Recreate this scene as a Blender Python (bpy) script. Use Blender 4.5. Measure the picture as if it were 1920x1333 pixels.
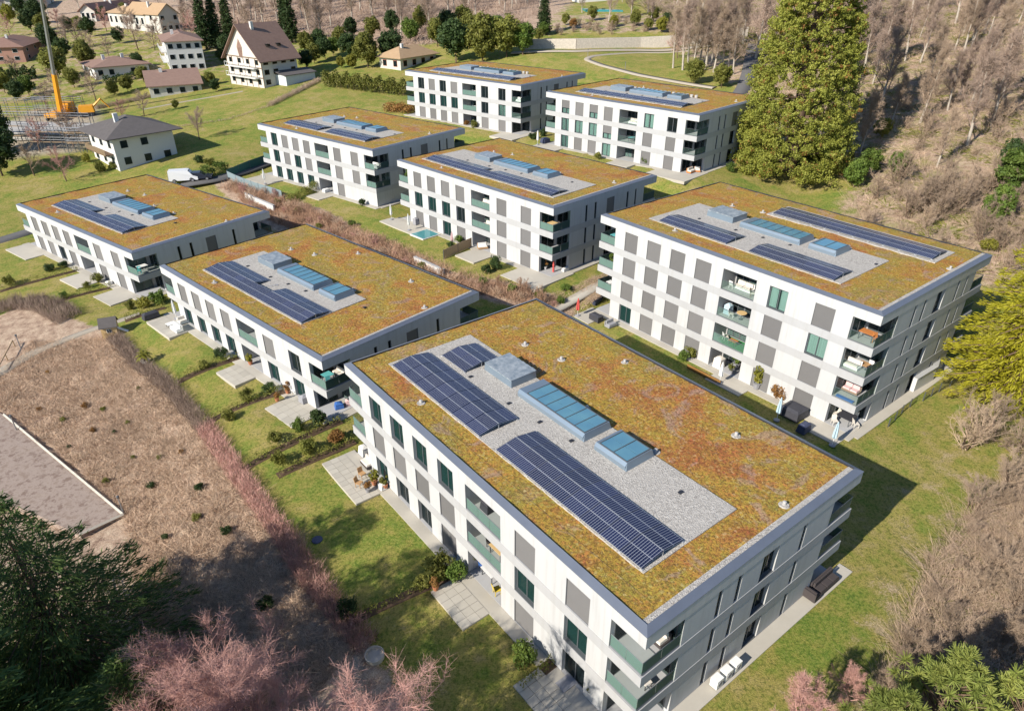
import bpy, math, random
import numpy as np
from mathutils import Vector, Matrix
R_=math.radians
random.seed(7); rng=np.random.default_rng(7)
sc=bpy.context.scene
for o in list(bpy.data.objects): bpy.data.objects.remove(o)
COL=sc.collection
# ------------------------------------------------------------------ camera, world, sun, exposure
CAMZ=38.0; FPX=1288.24; PITCH=R_(29.988); IW,IH=1920.0,1333.0
cam=bpy.data.cameras.new('camera'); cam.sensor_width=36.0; cam.lens=FPX/IW*36.0
cam.clip_start=0.5; cam.clip_end=4000.0
camo=bpy.data.objects.new('camera',cam); COL.objects.link(camo)
camo.location=(0,0,CAMZ); camo.rotation_euler=(math.pi/2-PITCH,0,0); sc.camera=camo
SUN_EL=R_(32.2); SUN_TO=R_(40.7)            # light travels towards this azimuth (from +X, counter-clockwise)
wd=bpy.data.worlds.new('World'); sc.world=wd; wd.use_nodes=True
nt=wd.node_tree; bg=nt.nodes['Background']; sky=nt.nodes.new('ShaderNodeTexSky')
sky.sky_type='NISHITA'; sky.sun_disc=False; sky.sun_elevation=SUN_EL
sky.sun_rotation=R_(90)-(SUN_TO+math.pi)     # compass angle of the sun, clockwise from +Y
sky.altitude=450; sky.air_density=1.0; sky.dust_density=0.15; sky.ozone_density=4.0
nt.links.new(sky.outputs[0],bg.inputs[0]); bg.inputs[1].default_value=0.10
sl=bpy.data.lights.new('sun','SUN'); sl.energy=5.0; sl.angle=R_(0.53); sl.color=(1.0,0.93,0.82)
so=bpy.data.objects.new('sun',sl); COL.objects.link(so); so.location=(-60,-60,90)
ldir=Vector((math.cos(SUN_EL)*math.cos(SUN_TO),math.cos(SUN_EL)*math.sin(SUN_TO),-math.sin(SUN_EL)))
so.rotation_euler=ldir.to_track_quat('-Z','Y').to_euler()
sc.view_settings.view_transform='Standard'; sc.view_settings.look='None'
sc.view_settings.exposure=0.52; sc.view_settings.gamma=1.0; sc.view_settings.use_curve_mapping=False
sc.render.engine='CYCLES'

# ------------------------------------------------------------------ object helpers
def tag(o,label=None,cat=None,group=None,kind=None):
    if label: o['label']=label
    if cat: o['category']=cat
    if group: o['group']=group
    if kind: o['kind']=kind
    return o
def link(name,data,parent=None,loc=(0,0,0),rz=0.0,scale=None):
    o=bpy.data.objects.new(name,data); COL.objects.link(o)
    if parent is not None: o.parent=parent
    o.location=loc; o.rotation_euler=(0,0,rz)
    if scale is not None: o.scale=scale if hasattr(scale,'__len__') else (scale,)*3
    return o
def empty(name,loc=(0,0,0),rz=0.0,label=None,cat=None,group=None,scale=None):
    o=link(name,None,None,loc,rz,scale); o.empty_display_size=0.5
    return tag(o,label,cat,group)
class MB:
    """collects shapes of one mesh"""
    def __init__(s): s.v=[]; s.f=[]; s.m=[]
    def add(s,v,f,m=0):
        b=len(s.v); s.v+=[tuple(p) for p in v]; s.f+=[tuple(i+b for i in q) for q in f]; s.m+=[m]*len(f); return s
    def box(s,x0,x1,y0,y1,z0,z1,m=0):
        v=[(x0,y0,z0),(x1,y0,z0),(x1,y1,z0),(x0,y1,z0),(x0,y0,z1),(x1,y0,z1),(x1,y1,z1),(x0,y1,z1)]
        return s.add(v,[(3,2,1,0),(4,5,6,7),(0,1,5,4),(1,2,6,5),(2,3,7,6),(3,0,4,7)],m)
    def taper(s,x0,x1,y0,y1,z0,z1,d,m=0,d2=None):
        d2=d if d2 is None else d2
        v=[(x0,y0,z0),(x1,y0,z0),(x1,y1,z0),(x0,y1,z0),(x0+d,y0+d2,z1),(x1-d,y0+d2,z1),(x1-d,y1-d2,z1),(x0+d,y1-d2,z1)]
        return s.add(v,[(3,2,1,0),(4,5,6,7),(0,1,5,4),(1,2,6,5),(2,3,7,6),(3,0,4,7)],m)
    def prism(s,poly,z0,z1,m=0,mt=None):
        n=len(poly); v=[(x,y,z0) for x,y in poly]+[(x,y,z1) for x,y in poly]
        s.add(v,[(i,(i+1)%n,(i+1)%n+n,i+n) for i in range(n)],m)
        s.add(v,[tuple(range(n,2*n)),tuple(range(n-1,-1,-1))],m if mt is None else mt); return s
    def extr(s,prof,axis,a0,a1,m=0):
        """profile (p,z) extruded along x or y"""
        n=len(prof)
        mk=(lambda p,z,a:(a,p,z)) if axis=='x' else (lambda p,z,a:(p,a,z))
        v=[mk(p,z,a0) for p,z in prof]+[mk(p,z,a1) for p,z in prof]
        s.add(v,[(i,(i+1)%n,(i+1)%n+n,i+n) for i in range(n)]+[tuple(range(n,2*n)),tuple(range(n-1,-1,-1))],m); return s
    def tube(s,pts,rad,n=6,m=0,cap=True):
        pts=[Vector(p) for p in pts]; b=len(s.v); k=len(pts)
        rad=rad if hasattr(rad,'__len__') else [rad]*k
        for i,p in enumerate(pts):
            t=(pts[min(i+1,k-1)]-pts[max(i-1,0)]); t=t.normalized() if t.length>1e-9 else Vector((0,0,1))
            a=t.cross(Vector((0,0,1)));
            if a.length<1e-3: a=t.cross(Vector((1,0,0)))
            a.normalize(); c=t.cross(a)
            for j in range(n):
                an=2*math.pi*j/n; q=p+(a*math.cos(an)+c*math.sin(an))*rad[i]; s.v.append(tuple(q))
        for i in range(k-1):
            for j in range(n):
                s.f.append((b+i*n+j,b+i*n+(j+1)%n,b+(i+1)*n+(j+1)%n,b+(i+1)*n+j)); s.m.append(m)
        if cap:
            s.f.append(tuple(b+j for j in range(n-1,-1,-1))); s.m.append(m)
            s.f.append(tuple(b+(k-1)*n+j for j in range(n))); s.m.append(m)
        return s
    def lathe(s,prof,n=12,m=0,c=(0,0)):
        b=len(s.v)
        for r,z in prof:
            for j in range(n):
                an=2*math.pi*j/n; s.v.append((c[0]+r*math.cos(an),c[1]+r*math.sin(an),z))
        for i in range(len(prof)-1):
            for j in range(n):
                s.f.append((b+i*n+j,b+i*n+(j+1)%n,b+(i+1)*n+(j+1)%n,b+(i+1)*n+j)); s.m.append(m)
        s.f.append(tuple(b+j for j in range(n-1,-1,-1))); s.m.append(m)
        s.f.append(tuple(b+(len(prof)-1)*n+j for j in range(n))); s.m.append(m); return s
    def mesh(s,name,mats,smooth=False):
        me=bpy.data.meshes.new(name); me.from_pydata(s.v,[],s.f)
        for x in (mats if isinstance(mats,(list,tuple)) else [mats]): me.materials.append(x)
        if any(s.m): me.polygons.foreach_set('material_index',s.m)
        if smooth: me.polygons.foreach_set('use_smooth',[True]*len(s.f))
        me.update(); return me
    def obj(s,name,mats,parent=None,loc=(0,0,0),rz=0.0,smooth=False):
        return link(name,s.mesh(name,mats,smooth),parent,loc,rz)
CACHE={}
def shared(key,fn):
    if key not in CACHE: CACHE[key]=fn()
    return CACHE[key]
def np_mesh(name,V,F,mats,mi=None,smooth=False):
    """fast mesh from numpy arrays, F (n,3) or (n,4)"""
    me=bpy.data.meshes.new(name); k=F.shape[1]
    me.vertices.add(len(V)); me.vertices.foreach_set('co',np.asarray(V,dtype=np.float32).ravel())
    me.loops.add(F.size); me.loops.foreach_set('vertex_index',F.astype(np.int32).ravel())
    me.polygons.add(len(F)); me.polygons.foreach_set('loop_start',np.arange(0,F.size,k,dtype=np.int32))
    me.polygons.foreach_set('loop_total',np.full(len(F),k,dtype=np.int32))
    for x in (mats if isinstance(mats,(list,tuple)) else [mats]): me.materials.append(x)
    if mi is not None: me.polygons.foreach_set('material_index',np.asarray(mi,dtype=np.int32))
    if smooth: me.polygons.foreach_set('use_smooth',np.ones(len(F),dtype=bool))
    me.update(calc_edges=True); me.validate(); return me
def copy_tree(o,parent=None):
    c=o.copy(); COL.objects.link(c); c.parent=parent
    for ch in list(o.children): copy_tree(ch,c)
    return c

# ------------------------------------------------------------------ material helpers
class NT:
    def __init__(s,name):
        s.m=bpy.data.materials.new(name); s.m.use_nodes=True; s.t=s.m.node_tree; s.b=s.t.nodes['Principled BSDF']; s.out=s.t.nodes['Material Output']
        s._c={}
    def n(s,t,**k):
        x=s.t.nodes.new(t)
        for a,v in k.items(): setattr(x,a,v)
        return x
    def l(s,a,b): s.t.links.new(a,b)
    def coord(s,which='Object'):
        if which not in s._c: s._c[which]=s.n('ShaderNodeTexCoord').outputs[which]
        return s._c[which]
    def world(s):
        if 'w' not in s._c: s._c['w']=s.n('ShaderNodeNewGeometry').outputs['Position']
        return s._c['w']
    def noise(s,scale,detail=3,rough=.55,vec=None,dist=0.0):
        x=s.n('ShaderNodeTexNoise'); x.inputs['Scale'].default_value=scale; x.inputs['Detail'].default_value=detail
        x.inputs['Roughness'].default_value=rough; x.inputs['Distortion'].default_value=dist
        s.l(vec if vec is not None else s.coord(),x.inputs['Vector']); return x.outputs['Fac']
    def voro(s,scale,vec=None,out='Distance',feature='F1'):
        x=s.n('ShaderNodeTexVoronoi',feature=feature); x.inputs['Scale'].default_value=scale
        s.l(vec if vec is not None else s.coord(),x.inputs['Vector']); return x.outputs[out]
    def ramp(s,fac,stops,interp='LINEAR'):
        x=s.n('ShaderNodeValToRGB'); r=x.color_ramp; r.interpolation=interp
        while len(r.elements)<len(stops): r.elements.new(.5)
        for e,(p,c) in zip(r.elements,stops):
            e.position=p; e.color=(*c,1) if hasattr(c,'__len__') else (c,c,c,1)
        s.l(fac,x.inputs[0]); return x.outputs[0]
    def mix(s,fac,a,b,mode='MIX'):
        x=s.n('ShaderNodeMix',data_type='RGBA',blend_type=mode); x.clamp_factor=True
        for i,q in ((0,fac),(6,a),(7,b)):
            if isinstance(q,(int,float)): x.inputs[i].default_value=q
            elif isinstance(q,tuple): x.inputs[i].default_value=(*q,1)
            else: s.l(q,x.inputs[i])
        return x.outputs[2]
    def math(s,op,a,b=None,c=None):
        x=s.n('ShaderNodeMath',operation=op)
        for i,q in enumerate((a,b,c)):
            if q is None: continue
            if isinstance(q,(int,float)): x.inputs[i].default_value=q
            else: s.l(q,x.inputs[i])
        return x.outputs[0]
    def bump(s,h,strength=.3,dist=.02,prev=None):
        x=s.n('ShaderNodeBump'); x.inputs['Strength'].default_value=strength; x.inputs['Distance'].default_value=dist
        s.l(h,x.inputs['Height'])
        if prev is not None: s.l(prev,x.inputs['Normal'])
        s.l(x.outputs[0],s.b.inputs['Normal']); return x.outputs[0]
    def rand(s):
        return s.n('ShaderNodeObjectInfo').outputs['Random']
    def set(s,col=None,rough=None,metal=None,spec=None,**k):
        for key,val in (('Base Color',col),('Roughness',rough),('Metallic',metal),('Specular IOR Level',spec)):
            if val is None: continue
            i=s.b.inputs[key]
            if isinstance(val,tuple): i.default_value=(*val,1)
            elif isinstance(val,(int,float)): i.default_value=val
            else: s.l(val,i)
        return s
M={}
def simple(name,col,rough=.6,metal=0.0,var=.12,scale=3.0,bump=0.0,bscale=30.0,spec=.4):
    t=NT(name); n=t.noise(scale,4)
    c=t.mix(n,tuple(x*(1-var) for x in col),tuple(min(1,x*(1+var)) for x in col))
    t.set(c,rough,metal,spec)
    if bump: t.bump(t.noise(bscale,3),bump,.01)
    M[name]=t.m; return t.m
def leafmat(name,cols,rough=.6,trans=.25,scale=.6,rnd=True):
    """foliage: colour varies from clump to clump; a little light passes through"""
    t=NT(name); n=t.noise(scale,4,.7,vec=t.world()); n2=t.noise(7.0,2,.6,vec=t.world())
    f=t.math('MULTIPLY_ADD',n2,.5,t.math('MULTIPLY',n,.75))
    k=len(cols); c=t.ramp(f,[(.35+.5*i/(k-1),q) for i,q in enumerate(cols)])
    if rnd:
        h=t.n('ShaderNodeHueSaturation'); h.inputs['Hue'].default_value=.5
        v=t.math('MULTIPLY_ADD',t.rand(),.35,.82); t.l(v,h.inputs['Value']); t.l(c,h.inputs['Color']); c=h.outputs[0]
    t.set(c,rough,0,.25)
    if trans:
        tr=t.n('ShaderNodeBsdfTranslucent'); t.l(c,tr.inputs[0]); mx=t.n('ShaderNodeMixShader'); mx.inputs[0].default_value=trans
        t.l(t.b.outputs[0],mx.inputs[1]); t.l(tr.outputs[0],mx.inputs[2]); t.l(mx.outputs[0],t.out.inputs[0])
    M[name]=t.m; return t.m
def glassmat(name,tint,opac,rough=.03,body=(.02,.05,.05)):
    t=NT(name); t.set(body,rough,0,.8)
    tr=t.n('ShaderNodeBsdfTransparent'); tr.inputs[0].default_value=(*tint,1)
    mx=t.n('ShaderNodeMixShader')
    fr=t.n('ShaderNodeFresnel'); fr.inputs[0].default_value=1.5
    t.l(t.math('ADD',fr.outputs[0],opac),mx.inputs[0]); t.l(tr.outputs[0],mx.inputs[1]); t.l(t.b.outputs[0],mx.inputs[2]); t.l(mx.outputs[0],t.out.inputs[0])
    M[name]=t.m; return t.m

# buildings
def streaked(name,a,b,c):
    t=NT(name); n=t.noise(.7,5,.6,vec=t.world()); n2=t.noise(9,4,.6); mp=t.n('ShaderNodeMapping'); mp.inputs['Scale'].default_value=(2.6,2.6,.16); t.l(t.world(),mp.inputs[0]); st=t.noise(1.0,4,.65,vec=mp.outputs[0])
    col=t.mix(n,a,t.mix(n2,b,c)); col=t.mix(t.ramp(st,[(.48,0.),(.70,.38)]),col,(.36,.35,.33)); t.set(col,.78,0,.25); t.bump(t.noise(60,3),.08,.004); return t.m
M['white']=streaked('white_render',(.475,.475,.475),(.535,.535,.53),(.51,.51,.505))
M['band']=streaked('pale_concrete_band',(.38,.38,.385),(.46,.46,.46),(.43,.43,.43))
simple('core_plaster',(.42,.415,.41),.8); simple('cap_metal',(.20,.225,.275),.45,.45,.15,.8)
simple('dark_trim',(.03,.032,.04),.5); simple('frame_metal',(.13,.14,.15),.45,.3)
simple('interior_dark',(.06,.068,.07),.7); simple('curb_metal',(.22,.28,.34),.38,.4,.10,.8)
t=NT('window_blind'); w=t.n('ShaderNodeTexWave',wave_type='BANDS',bands_direction='Z'); w.inputs['Scale'].default_value=6.0; t.l(t.coord(),w.inputs['Vector'])
hv=t.math('MULTIPLY_ADD',t.rand(),.035,.145); cc=t.n('ShaderNodeCombineColor'); t.l(t.math('MULTIPLY',hv,1.03),cc.inputs[0]); t.l(hv,cc.inputs[1]); t.l(t.math('MULTIPLY',hv,.99),cc.inputs[2])
t.set(t.mix(t.noise(2,4),cc.outputs[0],t.mix(.12,cc.outputs[0],(.0,.0,.0))),.75,0,.3); t.bump(w.outputs[0],.25,.006); M['blind']=t.m
t=NT('curtain'); w=t.n('ShaderNodeTexWave',wave_type='BANDS',bands_direction='Y'); w.inputs['Scale'].default_value=2.2; w.inputs['Distortion'].default_value=1.0; t.l(t.coord(),w.inputs['Vector'])
t.set(t.mix(t.rand(),(.62,.63,.60),(.50,.54,.52)),.9); t.bump(w.outputs[0],.8,.05); M['curtain']=t.m
glassmat('window_glass',(.80,.91,.89),.04); glassmat('rail_glass',(.945,.985,.97),.012,.05,(.16,.24,.22)); glassmat('dark_glass',(.55,.60,.61),.10,.03,(.03,.045,.05))
t=NT('skylight_glass'); n=t.noise(.8,3,.5,vec=t.coord('Object'))
t.set(t.mix(n,(.07,.18,.29),(.14,.31,.37)),.05,0,.7); t.bump(t.noise(1.4,2),.05,.02); M['skyglass']=t.m
t=NT('louvre_metal'); n=t.noise(2.2,5,.7); t.set(t.ramp(n,[(.35,(.22,.27,.31)),(.6,(.42,.46,.48)),(.8,(.60,.62,.62))]),.45,.3,.5); M['louvre']=t.m
# sedum roof: patchwork of moss yellow, rust red, olive and dry pink-brown with fine speckle
t=NT('sedum')
v=t.n('ShaderNodeVectorMath',operation='ADD'); t.l(t.world(),v.inputs[0]); v.inputs[1].default_value=(13,5,0); W_=v.outputs[0]
big=t.noise(.16,4,.55,vec=W_,dist=.8); mid=t.noise(.75,4,.6,vec=W_); fine=t.noise(6.5,4,.8,vec=W_); spk=t.voro(6.0,vec=W_,out='Color'); pur=t.noise(.33,3,.6,vec=t.n('ShaderNodeVectorMath',operation='ADD').outputs[0] if False else W_,dist=2.0)
sep=t.n('ShaderNodeSeparateColor'); t.l(spk,sep.inputs[0])
base=t.ramp(t.math('ADD',t.math('MULTIPLY',big,.7),t.math('MULTIPLY',mid,.3)),[(.38,(.45,.135,.06)),(.435,(.50,.225,.07)),(.485,(.50,.305,.06)),(.54,(.43,.325,.065)),(.585,(.33,.30,.07)),(.65,(.47,.33,.14))])
speck=t.ramp(sep.outputs[0],[(.0,(.14,.07,.03)),(.22,(.42,.24,.05)),(.45,(.54,.39,.06)),(.68,(.60,.20,.08)),(.85,(.36,.32,.06)),(1,(.72,.56,.28))])
c=t.mix(t.math('MULTIPLY_ADD',fine,1.1,-.15),base,speck)
c=t.mix(t.ramp(pur,[(.56,0.),(.66,.55)]),c,(.46,.32,.27))
c=t.mix(t.ramp(fine,[(.40,.75),(.52,0.)]),c,(.13,.075,.03))
t.set(c,.95,0,.1); t.bump(t.math('ADD',fine,t.math('MULTIPLY',sep.outputs[1],.5)),1.0,.12); M['sedum']=t.m
t=NT('roof_gravel'); v=t.voro(11,vec=t.world(),out='Color'); sep=t.n('ShaderNodeSeparateColor'); t.l(v,sep.inputs[0])
t.set(t.mix(t.noise(.5,3,vec=t.world()),t.ramp(sep.outputs[0],[(0,(.18,.165,.15)),(.4,(.38,.355,.32)),(1,(.60,.57,.52))]),(.42,.395,.36)),.9,0,.2); t.bump(t.voro(11,vec=t.world()),.8,.04); M['gravel']=t.m
# solar module: dark blue cells, thin silver ribbons across
t=NT('solar_cells'); sx=t.n('ShaderNodeSeparateXYZ'); t.l(t.coord(),sx.inputs[0])
fy=t.math('FRACT',t.math('MULTIPLY',sx.outputs[1],6.06)); line=t.math('LESS_THAN',t.math('ABSOLUTE',t.math('SUBTRACT',fy,.5)),.075)
fx=t.math('FRACT',t.math('MULTIPLY',sx.outputs[0],6.06)); l2=t.math('LESS_THAN',t.math('ABSOLUTE',t.math('SUBTRACT',fx,.5)),.03)
cell=t.mix(t.rand(),(.010,.015,.045),(.018,.026,.075))
c=t.mix(t.math('MULTIPLY',l2,.35),cell,(.3,.33,.4)); c=t.mix(t.math('MULTIPLY',line,.62),c,(.46,.49,.56))
t.set(c,.22,0,.28); M['cells']=t.m
simple('module_frame',(.55,.57,.60),.4,.5)
# ------------------------------------------------------------------ blocks: S corner x,y,roof z; yaw; width; length; storeys
BLK={'A':(6.59,22.12,9.383,37.89,20.39,33.05,3),'B':(30.73,50.85,12.386,38.14,21.91,33.09,4),'C':(-16.89,52.47,7.079,47.69,19.83,32.63,2),
'D':(-47.61,80.76,6.088,53.56,20.53,33.36,2),'E':(5.11,81.86,11.492,43.92,21.33,32.58,3),'F':(-22.08,110.2,11.69,50.46,21.45,32.11,3),
'G':(1.70,139.56,16.904,50.33,21.88,32.45,3),'H':(28.56,108.72,17.337,45.79,21.73,31.27,3)}
STO=2.95; TOPH=3.16
def floor_z(k): b=BLK[k]; return b[2]-TOPH-STO*(b[6]-1)
def blk_pt(k,x,y):
    b=BLK[k]; a=R_(b[3]); return (b[0]+x*math.cos(a)-y*math.sin(a), b[1]+x*math.sin(a)+y*math.cos(a))
# ------------------------------------------------------------------ terrain heights: thin-plate surface through surveyed points
CP=[(-22,45,0),(-12,31,.0),(-3,25,.1),(0,13,0),(12,12,0),(-40,64,-.1),(-33,57.5,-.1),(-24,46,-.1),(-16,36,-.1),(-11,30.5,-.1),
(-33,43.9,-3),(-51,58,-3),(-60,50,-3),(-40,35,-3.2),(-25,26,-2.6),(-14,16,-1.5),(-70,70,-2.5),(-57.8,66.4,-2),(-27,40.5,-1.6),(-42,56,-1.8),
(-66,88,-.3),(-55,76,-.3),(30,39,-.1),(45,48,.5),(47,57,1),(60,60,2),(75,60,4),(60,40,1.5),(40,25,.3),(60,20,1.5),(95,50,7),(53,70,1.6),(56,80,3.2),(50,95,5),(65,100,8.5),(80,110,12),(80,85,9),(100,130,18),(120,100,18),
(33,103,6),(45,108,5.5),(20,100,3.2),(10,77,1.2),(10,88,2.3),(27,94,3.5),(38,84,3),(-5,73,1.3),(-20,88,1.7),(-31,107,2.3),(-2,122,4),(8,116,6),(-9,120,3.5),(-15,134,4.6),
(-50,165,7),(-83,170,5.5),(-49,193,9.5),(-75,215,9.5),(-89,215,9),(-60,180,8),(-100,150,4),(-110,175,4.2),(-60,125,2.6),(-75,140,3.2),(-90,120,.5),(-120,110,-1),(-80,101,-.3),(-95,90,-1.5),(-100,60,-3),(-130,130,0),
(7,205,15.0),(42,212,15.6),(26,190,14.6),(26,168,11.2),(10,185,12.4),(60,180,15),(55,150,11.5),(70,150,14),(100,200,22),(27,268,22.2),(0,240,18),(42,232,19.3),(-50,250,14),(-100,260,13.5),(-150,250,11),(-150,330,18.5),(-60,330,20.5),(40,330,24.5),(120,300,28),(200,300,34),(-250,300,14),(-200,200,5),(-250,100,-3),(-200,50,-5),(-100,0,-5),(0,0,-1),(60,0,1),(150,0,10),(200,100,25),(250,200,35),(0,420,29),(-200,450,27),(200,450,40),(0,-60,-3),(0,700,52),(-400,700,48),(400,700,60),(-500,300,18),(500,300,50),(500,0,38),(-500,0,-8),(0,-200,-8),(-400,-200,-10),(400,-200,20)]
for k in BLK:
    b=BLK[k]; w,l=b[4],b[5]; z=floor_z(k)-.10
    for x,y in ((-1.2,-1.2),(-1.2,l/2),(-1.2,l+1.2),(w/2,-1.2),(w+1.2,-1.2),(w+1.2,l+1.2),(w/2,l+1.2),(w+1.2,l/2),(-1.2,l*.25),(-1.2,l*.75),(w*.5,l*.5),(-5,l*.2),(-5,l*.6)): CP.append((*blk_pt(k,x,y),z))
CP=np.array(CP,dtype=float)
def _U(r2): return r2*np.log(np.maximum(r2,1e-9))*.5
_P=CP[:,:2]/100.0; _n=len(_P)
_K=_U(((_P[:,None]-_P[None])**2).sum(-1))+np.eye(_n)*2e-4
_A=np.zeros((_n+3,_n+3)); _A[:_n,:_n]=_K; _A[:_n,_n]=1; _A[:_n,_n+1:]=_P; _A[_n,:_n]=1; _A[_n+1:,:_n]=_P.T
_W=np.linalg.solve(_A,np.concatenate([CP[:,2],np.zeros(3)]))
def hts(x,y):
    x=np.asarray(x,float)/100; y=np.asarray(y,float)/100; sh=x.shape; x=x.ravel(); y=y.ravel(); out=np.empty(len(x))
    for i in range(0,len(x),20000):
        a=x[i:i+20000]; b=y[i:i+20000]
        out[i:i+20000]=_U((a[:,None]-_P[:,0])**2+(b[:,None]-_P[:,1])**2)@_W[:_n]+_W[_n]+a*_W[_n+1]+b*_W[_n+2]
    return out.reshape(sh)
def ht(x,y): return float(hts(np.array([x]),np.array([y]))[0])
def pray(px,py):
    a=(px-IW/2)/FPX; b=(py-IH/2)/FPX; s,c=math.sin(PITCH),math.cos(PITCH)
    return np.array([a,c-b*s,-s-b*c])
def gp(px,py,z=None,up=0.0):
    """where the line of sight of a photo pixel meets the ground (or the level z)"""
    d=pray(px,py)
    if z is not None:
        k=(z-CAMZ)/d[2]; return Vector((d[0]*k,d[1]*k,z))
    ks=np.concatenate([np.arange(20,140,.5),np.arange(140,700,1.0)])/np.linalg.norm(d)
    P=ks[:,None]*d; h=hts(P[:,0],P[:,1])+up; g=P[:,2]+CAMZ-h
    i=int(np.argmax(g<0)) if (g<0).any() else len(ks)-1
    if i==0: i=1
    t=g[i-1]/(g[i-1]-g[i]) if g[i-1]!=g[i] else 0; k=ks[i-1]+(ks[i]-ks[i-1])*t
    x,y=d[0]*k,d[1]*k; return Vector((x,y,ht(x,y)))
def inpoly(P,poly):
    x,y=P[...,0],P[...,1]; r=np.zeros(x.shape,bool); n=len(poly)
    for i in range(n):
        x1,y1=poly[i][:2]; x2,y2=poly[(i+1)%n][:2]
        if y1==y2: continue
        r^=((y1>y)!=(y2>y))&(x<(x2-x1)*(y-y1)/(y2-y1)+x1)
    return r
def seg_dist(P,pts):
    d=np.full(P.shape[:-1],1e9)
    for a,b in zip(pts[:-1],pts[1:]):
        a=np.array(a[:2],float); b=np.array(b[:2],float); ab=b-a; t=np.clip(((P-a)@ab)/(ab@ab),0,1)
        d=np.minimum(d,np.linalg.norm(P-(a+t[...,None]*ab),axis=-1))
    return d
def poly_px(pts,z=None): return [tuple(gp(*p,z=z))[:2] for p in pts]
# grid: fine on the site, coarser away from it
def axis(segs):
    out=[]
    for a,b,s in segs: out+=list(np.arange(a,b,s))
    return np.array(out+[segs[-1][1]])
gx=axis([(-900,-300,40),(-300,-130,8),(-130,-80,2.0),(-80,62,.8),(62,130,2.0),(130,300,8),(300,900,40)])
gy=axis([(-300,0,30),(0,14,2),(14,112,.8),(112,240,1.6),(240,360,5),(360,900,40)])
GX,GY=np.meshgrid(gx,gy); GZ=hts(GX,GY)
COURT=[tuple(gp(*p,z=-2.9))[:2] for p in [(-60,742),(8,778),(232,965),(150,1003),(60,960),(-120,900)]]
cd=seg_dist(np.stack([GX,GY],-1),COURT+[COURT[0]]); cin=inpoly(np.stack([GX,GY],-1),COURT); GZ=np.where(cin|(cd<.9),np.minimum(GZ,-3.05),GZ)
SWP=np.stack([GX,GY],-1); 
PATIO=[('A1','A',[(605,868),(668,945)],-.9,.62),('A2','A',[(808,1108),(868,1180)],-.9,.62),('A3','A',[(975,1300),(1030,1236),(1100,1400)],-.9,.62),('C1','C',[(503,762),(547,802)],2.6,.9),('C2','C',[(405,698),(442,723)],-.9,.9),('C3','C',[(278,602),(317,634)],-.9,.9),
('D1','D',[(12,467),(48,487)],-.9,0),('D2','D',[(117,522),(145,541)],-.9,0),('D3','D',[(180,554),(207,573)],2.6,0),('E1','E',[(942,514),(1003,543)],3.0,0),('E2','E',[(857,477),(888,493)],2.2,0),('E3','E',[(720,412),(790,447)],-.9,0),('F1','F',[(470,333),(497,347)],-.9,0),('F2','F',[(575,367),(598,375)],2.2,0),
('H1','H',[(1228,318),(1283,341)],3.0,0),('H2','H',[(1138,305),(1175,314)],2.2,0),('H3','H',[(1003,272),(1040,283)],-.9,0),('G1','G',[(925,253),(960,263)],3.0,0),('B1','B',[(1077,590),(1103,607)],-.9,0),('B2','B',[(1330,705),(1385,742)],-.9,0),('B3','B',[(1500,800),(1570,832)],3.0,0)]
def patio_rect(k,pts):
    '''terrace in front of a block, given by photo pixels, squared up to the block'''
    z=floor_z(k); a=R_(BLK[k][3]); ox,oy=BLK[k][0],BLK[k][1]; L=[]
    for p in pts:
        q=gp(*p,z=z); dx,dy=q.x-ox,q.y-oy; L.append((dx*math.cos(a)+dy*math.sin(a),-dx*math.sin(a)+dy*math.cos(a)))
    return min(p[0] for p in L),max(p[0] for p in L),min(p[1] for p in L),max(p[1] for p in L)
for nm,k,pts,x1,tl in PATIO+[(None,k,None,None,None) for k in BLK]:     # ground dug out under terraces and blocks
    a=R_(BLK[k][3]); DX,DY=GX-BLK[k][0],GY-BLK[k][1]; LX=DX*math.cos(a)+DY*math.sin(a); LY=-DX*math.sin(a)+DY*math.cos(a)
    if nm: x0,_,y0,y1=patio_rect(k,pts); xe=max(x1,0)
    else: x0,xe,y0,y1=-1.0,BLK[k][4]+1.0,-1.0,BLK[k][5]+.6
    m=(LX>x0-.5)&(LX<xe+.5)&(LY>y0-.5)&(LY<y1+.5); GZ=np.where(m,np.minimum(GZ,floor_z(k)-.10),GZ)
# kinds of ground cover: brush and leaf litter (brown), gravel or earth, else grass
PXY=np.stack([GX,GY],-1)
brown=np.zeros(GX.shape); dirt=np.zeros(GX.shape); lush=np.zeros(GX.shape)
def soft(poly,wid=1.2):
    ins=inpoly(PXY,poly); d=seg_dist(PXY,list(poly)+[poly[0]]); s=np.where(ins,d,-d); return np.clip(s/wid+.5,0,1)
SLOPE=poly_px([(-300,700),(-40,610),(40,575),(130,600),(215,625),(330,735),(440,870),(520,985),(600,1100),(680,1200),(760,1333),(0,1500),(-500,1300)])
brown=np.maximum(brown,1.5*soft(SLOPE,1.0))
HEDGEBAND=poly_px([(395,335),(440,330),(520,362),(640,410),(760,470),(880,520),(1010,545),(1090,570),(1050,605),(900,560),(760,520),(600,470),(480,420)])
brown=np.maximum(brown,soft(HEDGEBAND,1.5))
RWOOD=poly_px([(1600,330),(1615,130),(1700,0),(2200,-10),(2300,500),(2300,1250),(1900,1010),(1790,1010),(1700,1160),(1560,1260),(1640,1400),(2600,1700)]) 
WOOD=[(46,96),(52,84),(60,74),(75,68),(140,55),(300,60),(300,420),(60,420),(52,230),(46,200),(50,172),(52,150),(50,128),(56,112)]
brown=np.maximum(brown,.60*soft(WOOD,6))
RB=poly_px([(1600,1400),(1640,1280),(1690,1180),(1720,1090),(1770,1010),(1850,930),(1930,860),(2300,900),(2300,1500)])
brown=np.maximum(brown,.85*soft(RB,4))
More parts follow.
